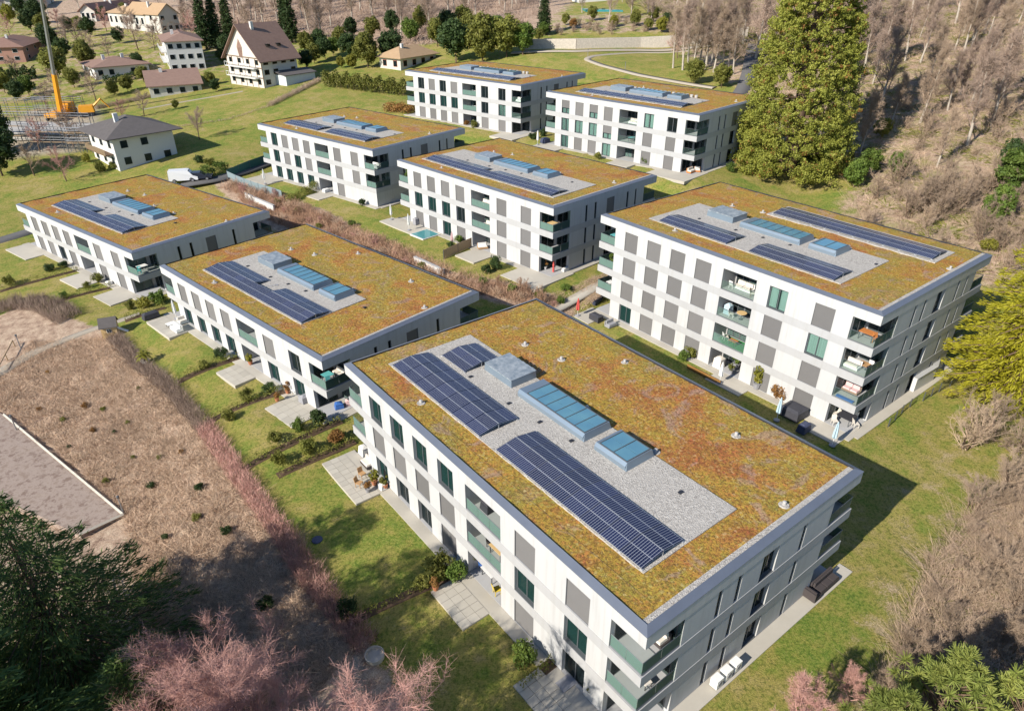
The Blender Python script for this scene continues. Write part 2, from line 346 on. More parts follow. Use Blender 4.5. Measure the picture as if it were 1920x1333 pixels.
NW=[(-60,262),(-40,235),(10,232),(25,300),(30,420),(-250,420),(-190,300)]
brown=np.maximum(brown,.8*soft(NW,10))
GARD=poly_px([(-60,4),(560,4),(600,60),(560,110),(430,135),(280,150),(160,185),(-60,200)]); brown=np.maximum(brown,.36*soft(GARD,8))
RS=poly_px([(1480,1333),(1560,1180),(1640,1020),(1720,900),(1790,790),(1900,760),(1900,960),(1760,1180),(1680,1333)]); brown=np.maximum(brown,.27*soft(RS,6))
HILL=poly_px([(930,60),(1080,62),(1290,62),(1290,30),(1090,25),(960,38)]); brown=np.maximum(brown,.55*soft(HILL,6))
SITE=poly_px([(0,240),(60,205),(185,200),(190,250),(150,285),(0,300)]); dirt=np.maximum(dirt,soft(SITE,2))
V=np.stack([GX.ravel(),GY.ravel(),GZ.ravel()],1); ny,nx=GX.shape
idx=np.arange(ny*nx).reshape(ny,nx); Fq=np.stack([idx[:-1,:-1],idx[:-1,1:],idx[1:,1:],idx[1:,:-1]],-1).reshape(-1,4)
t=NT('ground_cover'); at=t.n('ShaderNodeVertexColor',layer_name='cover'); sep=t.n('ShaderNodeSeparateColor'); t.l(at.outputs[0],sep.inputs[0])
w=t.world(); n1=t.noise(.12,5,.6,vec=w); n2=t.noise(1.1,5,.7,vec=w); n3=t.noise(9,4,.75,vec=w); n4=t.noise(28,3,.7,vec=w)
n5=t.noise(.38,4,.6,vec=w,dist=.5); n6=t.noise(4.2,4,.75,vec=w)
gm=t.math('ADD',t.math('MULTIPLY',n1,.35),t.math('ADD',t.math('MULTIPLY',n5,.35),t.math('MULTIPLY',n2,.30)))
grass=t.ramp(gm,[(.38,(.125,.22,.03)),(.44,(.20,.265,.04)),(.485,(.29,.285,.06)),(.53,(.385,.315,.09)),(.59,(.47,.355,.155))])
grass=t.mix(t.ramp(n6,[(.46,0.),(.62,.6)]),grass,(.37,.335,.10)); grass=t.mix(t.ramp(n6,[(.38,.7),(.50,0.)]),grass,(.085,.125,.025)); grass=t.mix(t.ramp(n3,[(.40,.5),(.52,0.)]),grass,(.10,.12,.03))
lit=t.ramp(t.math('ADD',t.math('MULTIPLY',n2,.6),t.math('MULTIPLY',n3,.4)),[(.37,(.22,.14,.10)),(.45,(.46,.32,.23)),(.52,(.62,.46,.335)),(.61,(.74,.59,.43))])
lit=t.mix(t.ramp(n4,[(.40,.75),(.52,0.)]),lit,(.12,.08,.06))
ear=t.ramp(n2,[(.3,(.30,.25,.18)),(.7,(.46,.40,.31))])
edge=t.math('MULTIPLY_ADD',t.math('SUBTRACT',n3,.5),1.0,t.math('MULTIPLY_ADD',t.math('SUBTRACT',n5,.5),1.5,sep.outputs[0])); edge=t.ramp(edge,[(.30,0.),(.62,1.)])
c=t.mix(edge,grass,lit); c=t.mix(sep.outputs[1],c,ear)
t.set(c,.95,0,.15); t.bump(t.math('ADD',n3,t.math('MULTIPLY',n4,.8)),.8,.12); M['ground']=t.m
gm_=np_mesh('ground',V,Fq,M['ground'],smooth=True)
ca=gm_.color_attributes.new('cover','FLOAT_COLOR','POINT')
ca.data.foreach_set('color',np.stack([brown.ravel(),dirt.ravel(),lush.ravel(),np.ones(V.shape[0])],1).astype(np.float32).ravel())
tag(link('ground',gm_),kind='structure')
# ------------------------------------------------------------------ apartment blocks
SWW=[(3.97,5.85),(7.28,9.17),(10.58,12.48),(13.88,15.80),None,(22.5,24.44),(27.15,29.06)]   # openings on the long front, metres from its west end
LOG=(17.25,21.08); CL=2.45; CR=30.63
STATE={'A':['OOOOLSS','SSSSLOO','ODDSLSD'],'B':['SSSSLOS','SSSSLSO','SSSSLSS','OSSSLSS'],'C':['SSSSLSD','OOOOLOO'],'D':['SSSSLSS','SSDSLSS'],
'E':['SSSSLSS','OOODLSS','SSOSLSS'],'F':['OSSSLSS','OSOSLSS','OOOOLS-'],'G':['DSDSLDD','OOOOLDO','SSSSLSS'],'H':['HSHSLOD','OOOHLSS','OSSOLSS']}
def win_mesh(wd,h,axis,sill):
    """frame and dark room behind it; local: opening spans 0..wd along axis, depth goes inward (+)"""
    mb=MB(); f=.06
    def bx(a0,a1,d0,d1,z0,z1,m=0):
        if axis=='y': mb.box(d0,d1,a0,a1,z0,z1,m)
        else: mb.box(a0,a1,d0,d1,z0,z1,m)
    d0,d1=.26,.33
    bx(0,f,d0,d1,0,h); bx(wd-f,wd,d0,d1,0,h); bx(f,wd-f,d0,d1,h-f,h); bx(f,wd-f,d0,d1,0,f*1.2)
    if wd>1.2: bx(wd*.5-.04,wd*.5+.04,d0,d1,f*1.2,h-f)
    bx(.0,wd,.392,.40,0,h,1)
    if sill: bx(0,wd,.03,.26,-.001,.05)
    return mb.mesh('window',[M['frame_metal'],M['interior_dark']])
def add_window(par,loc,wd,h,axis,state,sill=True):
    wk=round(wd,2); hk=round(h,2)
    if state in 'SH':
        hh=h if state=='S' else h*.58
        def mk():
            mb=MB()
            def bx(a0,a1,d0,d1,z0,z1,m=0):
                if axis=='y': mb.box(d0,d1,a0,a1,z0,z1,m)
                else: mb.box(a0,a1,d0,d1,z0,z1,m)
            bx(.03,wk-.03,.10,.13,h-hh+.03,h); bx(.0,.03,.06,.16,0,h,1); bx(wk-.03,wk,.06,.16,0,h,1); bx(.03,wk-.03,.085,.145,h-hh,h-hh+.03,1)
            return mb.mesh('window_blind',[M['blind'],M['frame_metal']])
        link('window_blind',shared(('bl',wk,hk,axis,state),mk),par,loc)
        if state=='S': return
    w=link('window',shared(('win',wk,hk,axis,sill),lambda:win_mesh(wk,h,axis,sill)),par,loc)
    gl=M['dark_glass'] if state=='D' else M['window_glass']
    halves=[(.06,wk*.5-.04),(wk*.5+.04,wk-.06)] if wk>1.2 else [(.06,wk-.06)]
    for a,b in halves:
        def mk(a=a,b=b):
            mb=MB(); 
            if axis=='y': mb.box(.285,.30,0,b-a,.075,h-.06)
            else: mb.box(0,b-a,.285,.30,.075,h-.06)
            return mb.mesh('pane',[gl])
        link('pane',shared(('pane',round(b-a,3),hk,axis,state=='D'),mk),w,(0,a,0) if axis=='y' else (a,0,0))
    if state in 'OH' and wk>1.2:
        r=random.random()
        parts=[(.07,wk*.42),(wk*.58,wk-.07)] if r<.6 else [(.07,wk-.07)]
        for a,b in parts:
            def mk(a=a,b=b):
                mb=MB(); n=14; v=[]; 
                for i in range(n+1):
                    q=(b-a)*i/n; d=.355+.018*math.sin(i*2.1)
                    for z in (.08,h-.07): v.append((d,q,z) if axis=='y' else (q,d,z))
                mb.add(v,[(2*i,2*i+2,2*i+3,2*i+1) for i in range(n)]); return mb.mesh('curtain',[M['curtain']])
            link('curtain',shared(('cur',round(b-a,3),hk,axis),mk),w,(0,a,0) if axis=='y' else (a,0,0))
def rail(par,pts,z,name='balcony_railing',h=1.0):
    """glass balustrade along a polyline on the edge of a slab, one pane per bay"""
    mb=MB()
    for (x0,y0),(x1,y1) in zip(pts[:-1],pts[1:]):
        mb.tube([(x0,y0,z+h),(x1,y1,z+h)],.022,4); mb.tube([(x0,y0,z+.06),(x1,y1,z+.06)],.05,4)
    r=mb.obj(name,M['frame_metal'],par)
    for (x0,y0),(x1,y1) in zip(pts[:-1],pts[1:]):
        L=math.hypot(x1-x0,y1-y0); n=max(1,int(round(L/1.25)))
        for i in range(n):
            a,b=(i+.012)/n,(i+.988)/n; g=MB(); tx,ty=(x1-x0)/L,(y1-y0)/L; nx_,ny_=-ty*.008,tx*.008
            P=[(x0+(x1-x0)*q,y0+(y1-y0)*q) for q in (a,b)]
            poly=[(P[0][0]+nx_,P[0][1]+ny_),(P[0][0]-nx_,P[0][1]-ny_),(P[1][0]-nx_,P[1][1]-ny_),(P[1][0]+nx_,P[1][1]+ny_)]
            g.prism(poly,z+.10,z+h-.02).obj('glass_panel',M['rail_glass'],r)
def build_block(k,label):
    X,Y,zr,yaw,w,l,n=BLK[k]; z0=floor_z(k); H=zr-z0
    B=empty('apartment_block',(X,Y,z0),R_(yaw),label,'building','flat-roofed apartment blocks')
    fl=l/33.0; ys=lambda d:l-d*fl
    fw=w/21.4; sx=lambda d:d*fw
    tops=k in 'ACD'
    SEs=[(6.14,6.56),(7.96,8.38),(10.45,12.06),(14.72,15.14)]+([] if tops else [(16.56,16.92)])
    sl0,sl1=(3.2,18.3 if tops else 18.56)
    ndep=3.2*fw; lw=CL*fl
    core=[(.4,ys(CR)),(.4,ys(LOG[1])),(2.4,ys(LOG[1])),(2.4,ys(LOG[0])),(.4,ys(LOG[0])),(.4,ys(CL)),(ndep,ys(CL)),(ndep,l-.4),
          (w-.4-2.4,l-.4),(w-.4-2.4,l-2.6),(w-.4,l-2.6),(w-.4,2.6),(sx(sl1),2.6),(sx(sl1),.4),(ndep,.4),(ndep,ys(CR))]
    ysr=ys(CR)
    core[0]=(.4,ysr); core[-1]=(ndep,ysr)
    core=core[::-1]
    for s in range(n):
        zf=STO*s; top=(s==n-1); h=(H-.93-zf) if top else 2.16; st=STATE[k][n-1-s]
        solid=(k=='F' and s==0)
        cr=list(core)
        if solid: cr=[p for p in cr if p not in ((ndep,.4),(ndep,ysr),(.4,ysr))]; i=cr.index((sx(sl1),.4)); 
        if solid:
            cr=[(.4,.4) if False else p for p in cr]; j=cr.index((sx(sl1),.4))
            cr=cr[:j]+[(.4,.4)]+cr[j:] if cr[j-1][0]<2 else cr[:j+1]+[(.4,.4)]+cr[j+1:]
            # keep counter-clockwise order: the corner point follows the short front
            cr=[(ndep,.4) if False else p for p in cr]
            cr=[(.4,.4),(sx(sl1),.4),(sx(sl1),2.6),(w-.4,2.6),(w-.4,l-2.6),(w-2.8,l-2.6),(w-2.8,l-.4),(ndep,l-.4),(ndep,ys(CL)),(.4,ys(CL)),(.4,ys(LOG[0])),(2.4,ys(LOG[0])),(2.4,ys(LOG[1])),(.4,ys(LOG[1]))]
        MB().prism(cr,zf+.002,zf+h-.002).obj('inner_wall',M['core_plaster'],B)
        if s>0: MB().box(0,w,0,l,zf-.79,zf).obj('floor_slab',M['band'],B)
        # white wall panels and openings of the long front (x = 0)
        ops=[]
        for c,o in zip(st,SWW):
            if o is None: ops.append((LOG[0],LOG[1],'L'))
            elif c!='-': ops.append((o[0],o[1],c))
        cur=CL; end=CR if not solid else 33.0-.02
        for a,b,c in ops+[(end,end,None)]:
            y1,y0=ys(cur),ys(a)
            if y1-y0>.05:
                key=('pan',round(y1-y0,3),round(h,2)); me=shared(key,lambda d=y1-y0:MB().box(.025,.395,0,d,.001,h-.001).mesh('wall_panel',[M['white']]))
                link('wall_panel',me,B,(0,y0,zf))
            if c and c!='L': add_window(B,(0,ys(b),zf+.002),ys(a)-ys(b),h-.004,'y',c,s>0)
            cur=b
        # loggia in the middle: glazed back wall, balustrade
        add_window(B,(2.10,ys(LOG[1])+.15,zf+.002),(LOG[1]-LOG[0])*fl*.52,h-.25,'y',random.choice('OD'),False)
        add_window(B,(2.10,ys(LOG[1])+.15+(LOG[1]-LOG[0])*fl*.53,zf+.002),(LOG[1]-LOG[0])*fl*.40,h-.25,'y',random.choice('DDO'),False)
        if s>0: rail(B,[(.10,ys(LOG[1])+.02),(.10,ys(LOG[0])-.02)],zf)
        # short front (y = 0)
        cur=sl0 if not solid else .02
        for a,b in SEs+[(sl1,sl1)]:
            if solid and a<sl1: continue
            x0,x1=sx(cur),sx(a)
            if x1-x0>.05:
                key=('pas',round(x1-x0,3),round(h,2)); me=shared(key,lambda d=x1-x0:MB().box(0,d,.025,.395,.001,h-.001).mesh('wall_panel',[M['white']]))
                link('wall_panel',me,B,(x0,0,zf))
            if b>a:
                wide=b-a>1; add_window(B,(sx(a),0 if wide else -.16,zf+.002),sx(b)-sx(a),h-.004,'x','S' if (wide and k not in 'A' and s==n-1 and k!='B') else 'D',wide)
            cur=b
        if not solid:   # corner loggia at the near corner: glazing on both back walls, balustrade round the corner
            add_window(B,(ndep-.30,.35,zf+.002),ysr-.5,h-.2,'y',random.choice('DDO'),False)
            add_window(B,(.35,ysr-.30,zf+.002),ndep-.8,h-.2,'x',random.choice('DO'),False)
            if s>0: rail(B,[(.10,ysr-.02),(.10,.10),(ndep-.02,.10)],zf)
            MB().box(ndep-.03,ndep+.0,.05,.9,zf+.05,zf+h-.05).obj('side_screen',M['rail_glass'],B) if s>0 else None
        if s>0:
            rail(B,[(sx(sl1)+.02,.10),(w-.10,.10),(w-.10,2.58)],zf); rail(B,[(.10,ys(CL)+.02),(.10,l-.10),(ndep-.02,l-.10)],zf)
        add_window(B,(sx(sl1)+.25,2.3,zf+.002),w-sx(sl1)-.9,h-.2,'x','D',False)
        add_window(B,(ndep-.30,l-2.2,zf+.002),1.6,h-.2,'y','D',False)
    MB().box(.05,w-.05,.05,l-.05,-.6,0).obj('plinth',M['band'],B)
    # roof: slab, white fascia, sloping metal cap, sedum, gravel bed
    MB().box(.30,w-.30,.30,l-.30,H-.90,H-.05).obj('roof_slab',M['core_plaster'],B)
    f=MB(); zb,zt=H-.93,H-.02
    f.box(0,.31,0,l,zb,zt); f.box(w-.31,w,0,l,zb,zt); f.box(.312,w-.312,0,.31,zb+.001,zt-.001); f.box(.312,w-.312,l-.31,l,zb+.001,zt-.001); f.box(.312,w-.312,.312,l-.312,zb+.002,zb+.06)
    f.obj('fascia',M['white'],B)
    c=MB(); d=.44; e=-.025; up=.19
    O=[(e,e),(w-e,e),(w-e,l-e),(e,l-e)]; I=[(d,d),(w-d,d),(w-d,l-d),(d,l-d)]
    v=[(x,y,H-.03) for x,y in O]+[(x,y,H) for x,y in O]+[(x,y,H+up) for x,y in I]+[(x,y,H-.02) for x,y in I]
    for i in range(4):
        j=(i+1)%4
        c.add([v[i],v[j],v[4+j],v[4+i]],[(0,1,2,3)]); c.add([v[4+i],v[4+j],v[8+j],v[8+i]],[(0,1,2,3)]); c.add([v[8+i],v[8+j],v[12+j],v[12+i]],[(0,1,2,3)],1)
    c.obj('parapet_cap',[M['cap_metal'],M['dark_trim']],B)
    # sedum sheet with uneven surface
    q=d+.03; nxs,nys=int((w-2*q)/.45),int((l-2*q)/.45)
    xs=np.linspace(q,w-q,nxs); yy=np.linspace(q+.32,l-q,nys); A_,B_=np.meshgrid(xs,yy)
    Z=H+.075+.035*np.sin(A_*1.7+B_*.9+X)*np.sin(B_*1.3-A_*.4)+rng.uniform(-.02,.02,A_.shape)
    ii=np.arange(A_.size).reshape(A_.shape); Fq=np.stack([ii[:-1,:-1],ii[:-1,1:],ii[1:,1:],ii[1:,:-1]],-1).reshape(-1,4)
    link('sedum_roof',np_mesh('sedum_roof',np.stack([A_.ravel(),B_.ravel(),Z.ravel()],1),Fq,M['sedum'],smooth=True),B)
    MB().box(q-.005,w-q+.005,q-.005,q+.34,H-.03,H+.11).obj('gravel_edge',M['gravel'],B)
    g0,g1,gv0,gv1=(2.9,11.4,2.4,30.2) if k in 'AE' else ((2.9,11.3,5.2,25.6) if k in 'CD' else (3.0,11.7,4.5,27.5))
    MB().box(g0*fw,g1*fw,ys(gv1),ys(gv0),H,H+.155).obj('gravel_bed',M['gravel'],B)
    if k=='B': MB().box(14.6*fw,18.9*fw,ys(30.5),ys(11.8),H,H+.152).obj('gravel_bed',M['gravel'],B)
    if k in 'GH':
        for i in range(15): MB().lathe([(.28,0),(.30,.05),(.30,.42),(.26,.46)],10).obj('ballast_roll',M['vent_grey'],B,(12.4*fw,ys(11.0+i*.95),H+.08))
    # rooflights
    def rl(u0,u1,v0,v1): return u0*fw,u1*fw,ys(v1),ys(v0)
    x0,x1,y0,y1=rl(8.8,11.4,7.95,11.45); hb=H+.155
    s1=MB(); s1.taper(x0,x1,y0,y1,hb,hb+.62,.03); o=s1.obj('smoke_hatch',M['curb_metal'],B)
    nl=6
    for i in range(nl):
        a=y0+.02+(y1-y0-.04)*i/nl; b=y0+.02+(y1-y0-.04)*(i+.93)/nl
        MB().add([(x0-.02,a,hb+.63),(x1+.02,a,hb+.63),(x1+.02,b,hb+.63),(x0-.02,b,hb+.63),(x0-.02,a,hb+.66),(x1+.02,a,hb+.66),(x1+.02,b,hb+.72),(x0-.02,b,hb+.72)],[(3,2,1,0),(4,5,6,7),(0,1,5,4),(1,2,6,5),(2,3,7,6),(3,0,4,7)]).obj('louvre',M['louvre'],o)
    for v0,v1,npn,ramp_ in ((12.5,19.8,6,1.0),(20.75,23.75,2,.25)):
        x0,x1,y0,y1=rl(8.65,11.15,v0,v1); m=MB(); hh=.55
        prof=[(x0-.12,hb),(x1+.12,hb),(x1+.02,hb+hh*.95),(x0+.05,hb+hh),(x0-.12,hb+.32)]
        m.extr(prof,'y',y0+.12,y1-.05)
        m.add([(x0-.12,y0+.12,hb),(x1+.12,y0+.12,hb),(x1+.02,y0+.12,hb+hh*.95),(x0+.05,y0+.12,hb+hh),(x0-.12,y0-.02,hb),(x1+.12,y0-.02,hb)],[(4,5,2,3),(0,4,3),(5,1,2)])
        o=m.obj('skylight',M['curb_metal'],B); ya,yb=y0+.22,y1-.12-ramp_*.8
        for i in range(npn):
            a=ya+(yb-ya)*(i+.03)/npn; b=ya+(yb-ya)*(i+.97)/npn
            for p,q_ in ((x0+.14,(x0+x1)/2-.02),((x0+x1)/2+.02,x1-.10)):
                zz=lambda xx:hb+hh*(1-.05*(xx-x0)/(x1-x0))+.03
                MB().add([(p,a,zz(p)),(q_,a,zz(q_)),(q_,b,zz(q_)),(p,b,zz(p)),(p,a,zz(p)-.028),(q_,a,zz(q_)-.028),(q_,b,zz(q_)-.028),(p,b,zz(p)-.028)],[(0,1,2,3),(7,6,5,4),(4,5,1,0),(5,6,2,1),(6,7,3,2),(7,4,0,3)]).obj('pane',M['skyglass'],o)
        bars=MB()
        for i in range(npn+1): a=ya+(yb-ya)*i/npn; bars.box(x0+.08,x1-.05,a-.025,a+.025,hb+hh*.955,hb+hh+.05)
        bars.box(x0+.06,x0+.13,ya,yb,hb+hh*.95,hb+hh+.055); bars.box(x1-.12,x1-.05,ya,yb,hb+hh*.9,hb+hh+.03)
        bars.obj('glazing_bars',M['frame_metal'],o)
    # vents, drains, lightning wire
    for vx,vy in [(13.9,7.2),(14.8,10.7),(11.95,17.4),(11.95,23.1),(14.4,31.6),(1.9,9),(19.0,14.5),(18.2,26)][:(8 if k in 'AC' else 6)]:
        vx+=random.uniform(-.4,.4); vy+=random.uniform(-.6,.6)
        m=MB(); m.lathe([(.12,0),(.12,.10),(.06,.12),(.06,.20),(.13,.22),(.11,.27),(.02,.30)],10,0,(vx*fw,ys(vy))); 
        m.v=[(a,b,cz+H+.08) for a,b,cz in m.v]; m.lathe([(.36,H+.05),(.30,H+.115)],9,1,(vx*fw,ys(vy))); m.obj('roof_vent',[M['vent_grey'],M['gravel']],B)
    for vx,vy in [(7.3,13.0),(7.6,16.2),(7.9,19.2),(9.8,27.2),(7.2,8.2)]:
        MB().box(vx*fw-.16,vx*fw+.16,ys(vy)-.12,ys(vy)+.12,hb,hb+.07).obj('roof_drain',M['dark_trim'],B)
    lw_=MB(); lw_.tube([(w*.77,1.2,H+.13),(w*.77,l-1.2,H+.13)],.009,3); lw_.tube([(1.6,1.2,H+.13),(1.6,l-1.2,H+.13)],.009,3); lw_.obj('lightning_wire',M['wire'],B)
    return B
simple('vent_grey',(.50,.48,.45),.5,.2); simple('wire',(.30,.20,.12),.6,.3)
LBL={'A':'nearest apartment block, three storeys, with sedum roof and two long tented solar rows','B':'four-storey apartment block at right behind the nearest block, mostly closed grey blinds','C':'two-storey apartment block left of the nearest block, with palm pot on its lawn',
'D':'leftmost low two-storey apartment block at the left edge','E':'three-storey apartment block in the middle with a turquoise pool on its terrace','F':'three-storey apartment block with blank white ground-floor corner, behind the leftmost low block','G':'farthest apartment block, three storeys, in front of the tiled cottage','H':'three-storey apartment block beside the giant conifer'}
BO={k:build_block(k,LBL[k]) for k in BLK}
# ------------------------------------------------------------------ solar arrays: pairs of rows leaning on a ridge
def solar(k,u0,v0,v1,label,full=True,u1=None,gap=None):
    """array on the roof of block k from u0 (distance from the long front) and v0..v1 (distance from its west end)"""
    X,Y,zr,yaw,w,l,n=BLK[k]; fw=w/21.4; fl=l/33.0; H=zr
    px,py=blk_pt(k,u0*fw,l-v1*fl); S=empty('solar_array',(px,py,H+.155),R_(yaw),label,'solar panels','solar arrays on the green roofs')
    mw=.86; nc=max(1,int(round((v1-v0)*fl/1.66))); ml=(v1-v0)*fl/nc; tilt=math.radians(9)
    def mod():
        a=MB(); a.box(.012,mw-.012,.012,ml-.025,.03,.036,0)
        for i_,q in enumerate(((0,mw,0,.012),(0,mw,ml-.025,ml-.012),(0,.018,.012,ml-.025),(mw-.018,mw,.012,ml-.025))): a.box(*q,0,.04,2 if i_<2 else 1)
        return a.mesh('solar_panel',[M['cells'],M['module_frame'],M['dark_trim']])
    me=shared(('mod',round(ml,3)),mod)
    rows=[(0,0,1),(1,0,1),(0,1,-1),(1,1,-1)]
    for c in range(nc):
        for r,side,sg in rows:
            if gap and side==1 and gap[0]<=(nc-1-c)<gap[1]: continue
            o=link('solar_panel',me,S)
            if side==0: o.location=(r*mw*math.cos(tilt),c*ml,.10+r*mw*math.sin(tilt)); o.rotation_euler=(0,-tilt,0)
            else: o.location=(2*mw*math.cos(tilt)*1.01+r*mw*math.cos(tilt),c*ml,.10+2*mw*math.sin(tilt)-r*mw*math.sin(tilt)); o.rotation_euler=(0,tilt,0)
    rr=MB(); W2=4*mw*math.cos(tilt); zt=.10+2*mw*math.sin(tilt)
    for c in range(nc+1):
        yy=min(max(c*ml,.03),nc*ml-.03); rr.tube([(0,yy,.06),(W2/2,yy,zt-.05),(W2,yy,.06)],.025,4)
        for xx,zz in ((.05,.06),(W2/2,zt-.05),(W2-.05,.06)): rr.box(xx-.06,xx+.06,yy-.09,yy+.09,0.002,zz+.01) if zz<.1 else rr.box(xx-.03,xx+.03,yy-.03,yy+.03,0.002,zz)
    rr.obj('mounting_rails',M['module_frame'],S)
    return S
solar('A',2.95,3.0,15.0,'long solar array on the nearest roof, at its far end beside the smoke hatch')
solar('A',2.95,16.9,30.0,'long solar array on the nearest roof, at the end closest to the camera')
solar('A',7.15,4.1,7.4,'small square solar array on the nearest roof, beside the hatch')
solar('B',2.95,6.0,15.0,'solar array at the far-left end of the four-storey block roof')
solar('B',2.95,17.7,26.8,'solar array at the near-right end of the gravel bed on the four-storey block')
solar('B',15.0,12.3,30.0,'longest solar array along the rear edge of the four-storey block roof')
solar('C',2.95,5.6,25.5,'solar array with a notch on the two-storey block roof left of the nearest block',gap=(5,7))
solar('D',2.95,5.6,25.5,'solar array with a notch on the leftmost low block roof',gap=(5,7))
solar('E',2.95,3.2,29.6,'very long solar array on the middle block roof',gap=(7,8))
solar('F',2.95,4.2,14.2,'left solar array on the roof of the block with the blank white corner')
solar('F',2.95,16.5,27.5,'right solar array on the roof of the block with the blank white corner')
solar('G',3.2,5.0,27.5,'thin-looking solar array on the farthest block roof')
solar('H',3.2,5.0,27.5,'solar array on the roof of the block beside the giant conifer')
# ------------------------------------------------------------------ vegetation generators
def unit(a): return a/np.maximum(np.linalg.norm(a,axis=-1,keepdims=True),1e-9)
def leaf_quads(C,sz,asp=1.0,nrm=None,flat=0.0,r=rng):
    """one small leaf-shaped face per centre, random orientation (flat>0 leans them level)"""
    N=len(C); a=unit(r.normal(size=(N,3))); 
    if nrm is not None: a=unit(a*.8+nrm)
    if flat: a=unit(a*(1-flat)+np.array([0,0,1.0])*flat)
    t=unit(np.cross(a,r.normal(size=(N,3)))); b=np.cross(a,t); s=np.asarray(sz).reshape(-1,1)*np.ones((N,1))
    V=np.stack([C-t*s*asp,C-b*s*.55,C+t*s*asp,C+b*s*.55],1).reshape(-1,3)
    return V,np.arange(4*N).reshape(N,4)
def ribbons(P,D,w,r=rng):
    """thin twigs: from P along D, tapering"""
    N=len(P); s=unit(np.cross(D,r.normal(size=(N,3))))*np.asarray(w).reshape(-1,1)
    V=np.stack([P-s,P+s,P+D+s*.35,P+D-s*.35],1).reshape(-1,3); return V,np.arange(4*N).reshape(N,4)
def join(parts):
    V=[];F=[];o=0
    for v,f in parts: V.append(v); F.append(f+o); o+=len(v)
    return np.concatenate(V),np.concatenate(F)
def tube_np(pts,rad,n=5):
    m=MB(); m.tube(pts,rad,n,cap=False); return np.array(m.v),np.array([f for f in m.f])
def bare_tree(seed,h=14.0,spread=.33,up=.55,first=.22,limbs=11,twigs=2600,tw=.016,droop=0.0,stems=1):
    """leafless tree: (trunk mesh, crown mesh); crown is limbs, branches and twigs"""
    r=np.random.default_rng(seed); tr=[]; br=[]; tips=[]
    for st in range(stems):
        lean=r.normal(size=2)*(.05 if stems==1 else .22); pts=[]; p=np.array([r.normal()*.25*(stems>1),r.normal()*.25*(stems>1),-.3]); K=8
        for i in range(K+1): pts.append(p.copy()); p=p+np.array([lean[0]*h/K+r.normal()*.06,lean[1]*h/K+r.normal()*.06,h*.86/K])
        r0=.019*h/(stems**.5); tr.append(tube_np(pts,[r0*(1-.9*i/K)+.015 for i in range(K+1)],6))
        for j in range(limbs):
            f=first+(1-first)*(j+r.random())/limbs; i=f*K; q=int(min(i,K-1)); base=pts[q]+(pts[q+1]-pts[q])*(i-q)
            az=j*2.4+r.random()*1.2+st; L=h*spread*(1.25-.75*f)*r.uniform(.75,1.2); el=up+.35*f+r.normal()*.12
            d=np.array([math.cos(az)*math.cos(el),math.sin(az)*math.cos(el),math.sin(el)]); lp=[base]; 
            for s in range(4): d=unit(d+r.normal(size=3)*.14+np.array([0,0,.10-droop*s])); lp.append(lp[-1]+d*L/4)
            rr=r0*(1-.8*f)*.5+.012; br.append(tube_np(lp,[rr*(1-.8*s/4)+.006 for s in range(5)],4))
            for s in range(1,5):
                for _ in range(3):
                    d2=unit(unit(lp[s]-lp[s-1])+r.normal(size=3)*.65+np.array([0,0,.15-droop])); L2=L*.36*r.uniform(.6,1.2)
                    e=lp[s]+d2*L2*.55; e2=e+unit(d2+r.normal(size=3)*.3+np.array([0,0,.1]))*L2*.45
                    br.append(tube_np([lp[s],e,e2],[.012+.0008*h,.010,.005],3)); tips.append((lp[s],e,e2))
    T=np.array(tips); k=max(1,twigs//len(T)); idx=np.repeat(np.arange(len(T)),k); f=r.random(len(idx))
    P=np.where((f<.5)[:,None],T[idx,0]+(T[idx,1]-T[idx,0])*(f*2)[:,None],T[idx,1]+(T[idx,2]-T[idx,1])*(f*2-1)[:,None])
    ax=unit(T[idx,2]-T[idx,0]); D=unit(ax*.8+r.normal(size=(len(idx),3))*.6+np.array([0,0,.28-droop]))*(h*.055*r.uniform(.5,1.4,size=(len(idx),1)))
    tw1=ribbons(P,D,tw*.6,r); P2=P+D*r.uniform(.4,.8,size=(len(idx),1)); D2=unit(D*8/h+r.normal(size=D.shape)*.7)*np.linalg.norm(D,axis=1,keepdims=True)*.6
    tw2=ribbons(P2,D2,tw*.42,r)
    def tri(part):
        v,f=part; return v,f
    tv=join([tri(x) for x in tr]); cv=join([*br,tw1,tw2]); return tv,cv
def puffs(C,R,per,leaf,flat=0.0,r=rng,asp=1.1,shell=.55,sq=1.0):
    """leaf clumps: per faces inside each clump, denser at its skin"""
    N=len(C); d=unit(r.normal(size=(N*per,3))); rad=(shell+(1-shell)*r.random((N*per,1)))*np.repeat(R,per)[:,None]
    off=d*rad; off[:,2]*=sq
    return leaf_quads(np.repeat(C,per,0)+off,leaf*r.uniform(.6,1.4,size=N*per),asp,nrm=d,flat=flat,r=r)
def cone_pts(r,n,h,rad,z0=.05,pw=.8,fill=.75):
    z=r.random(n)**1.15; R=rad(z)*(fill+(1-fill)*r.random(n)); a=r.random(n)*6.283; return np.stack([R*np.cos(a),R*np.sin(a),h*(z0+(1-z0)*z)],1)
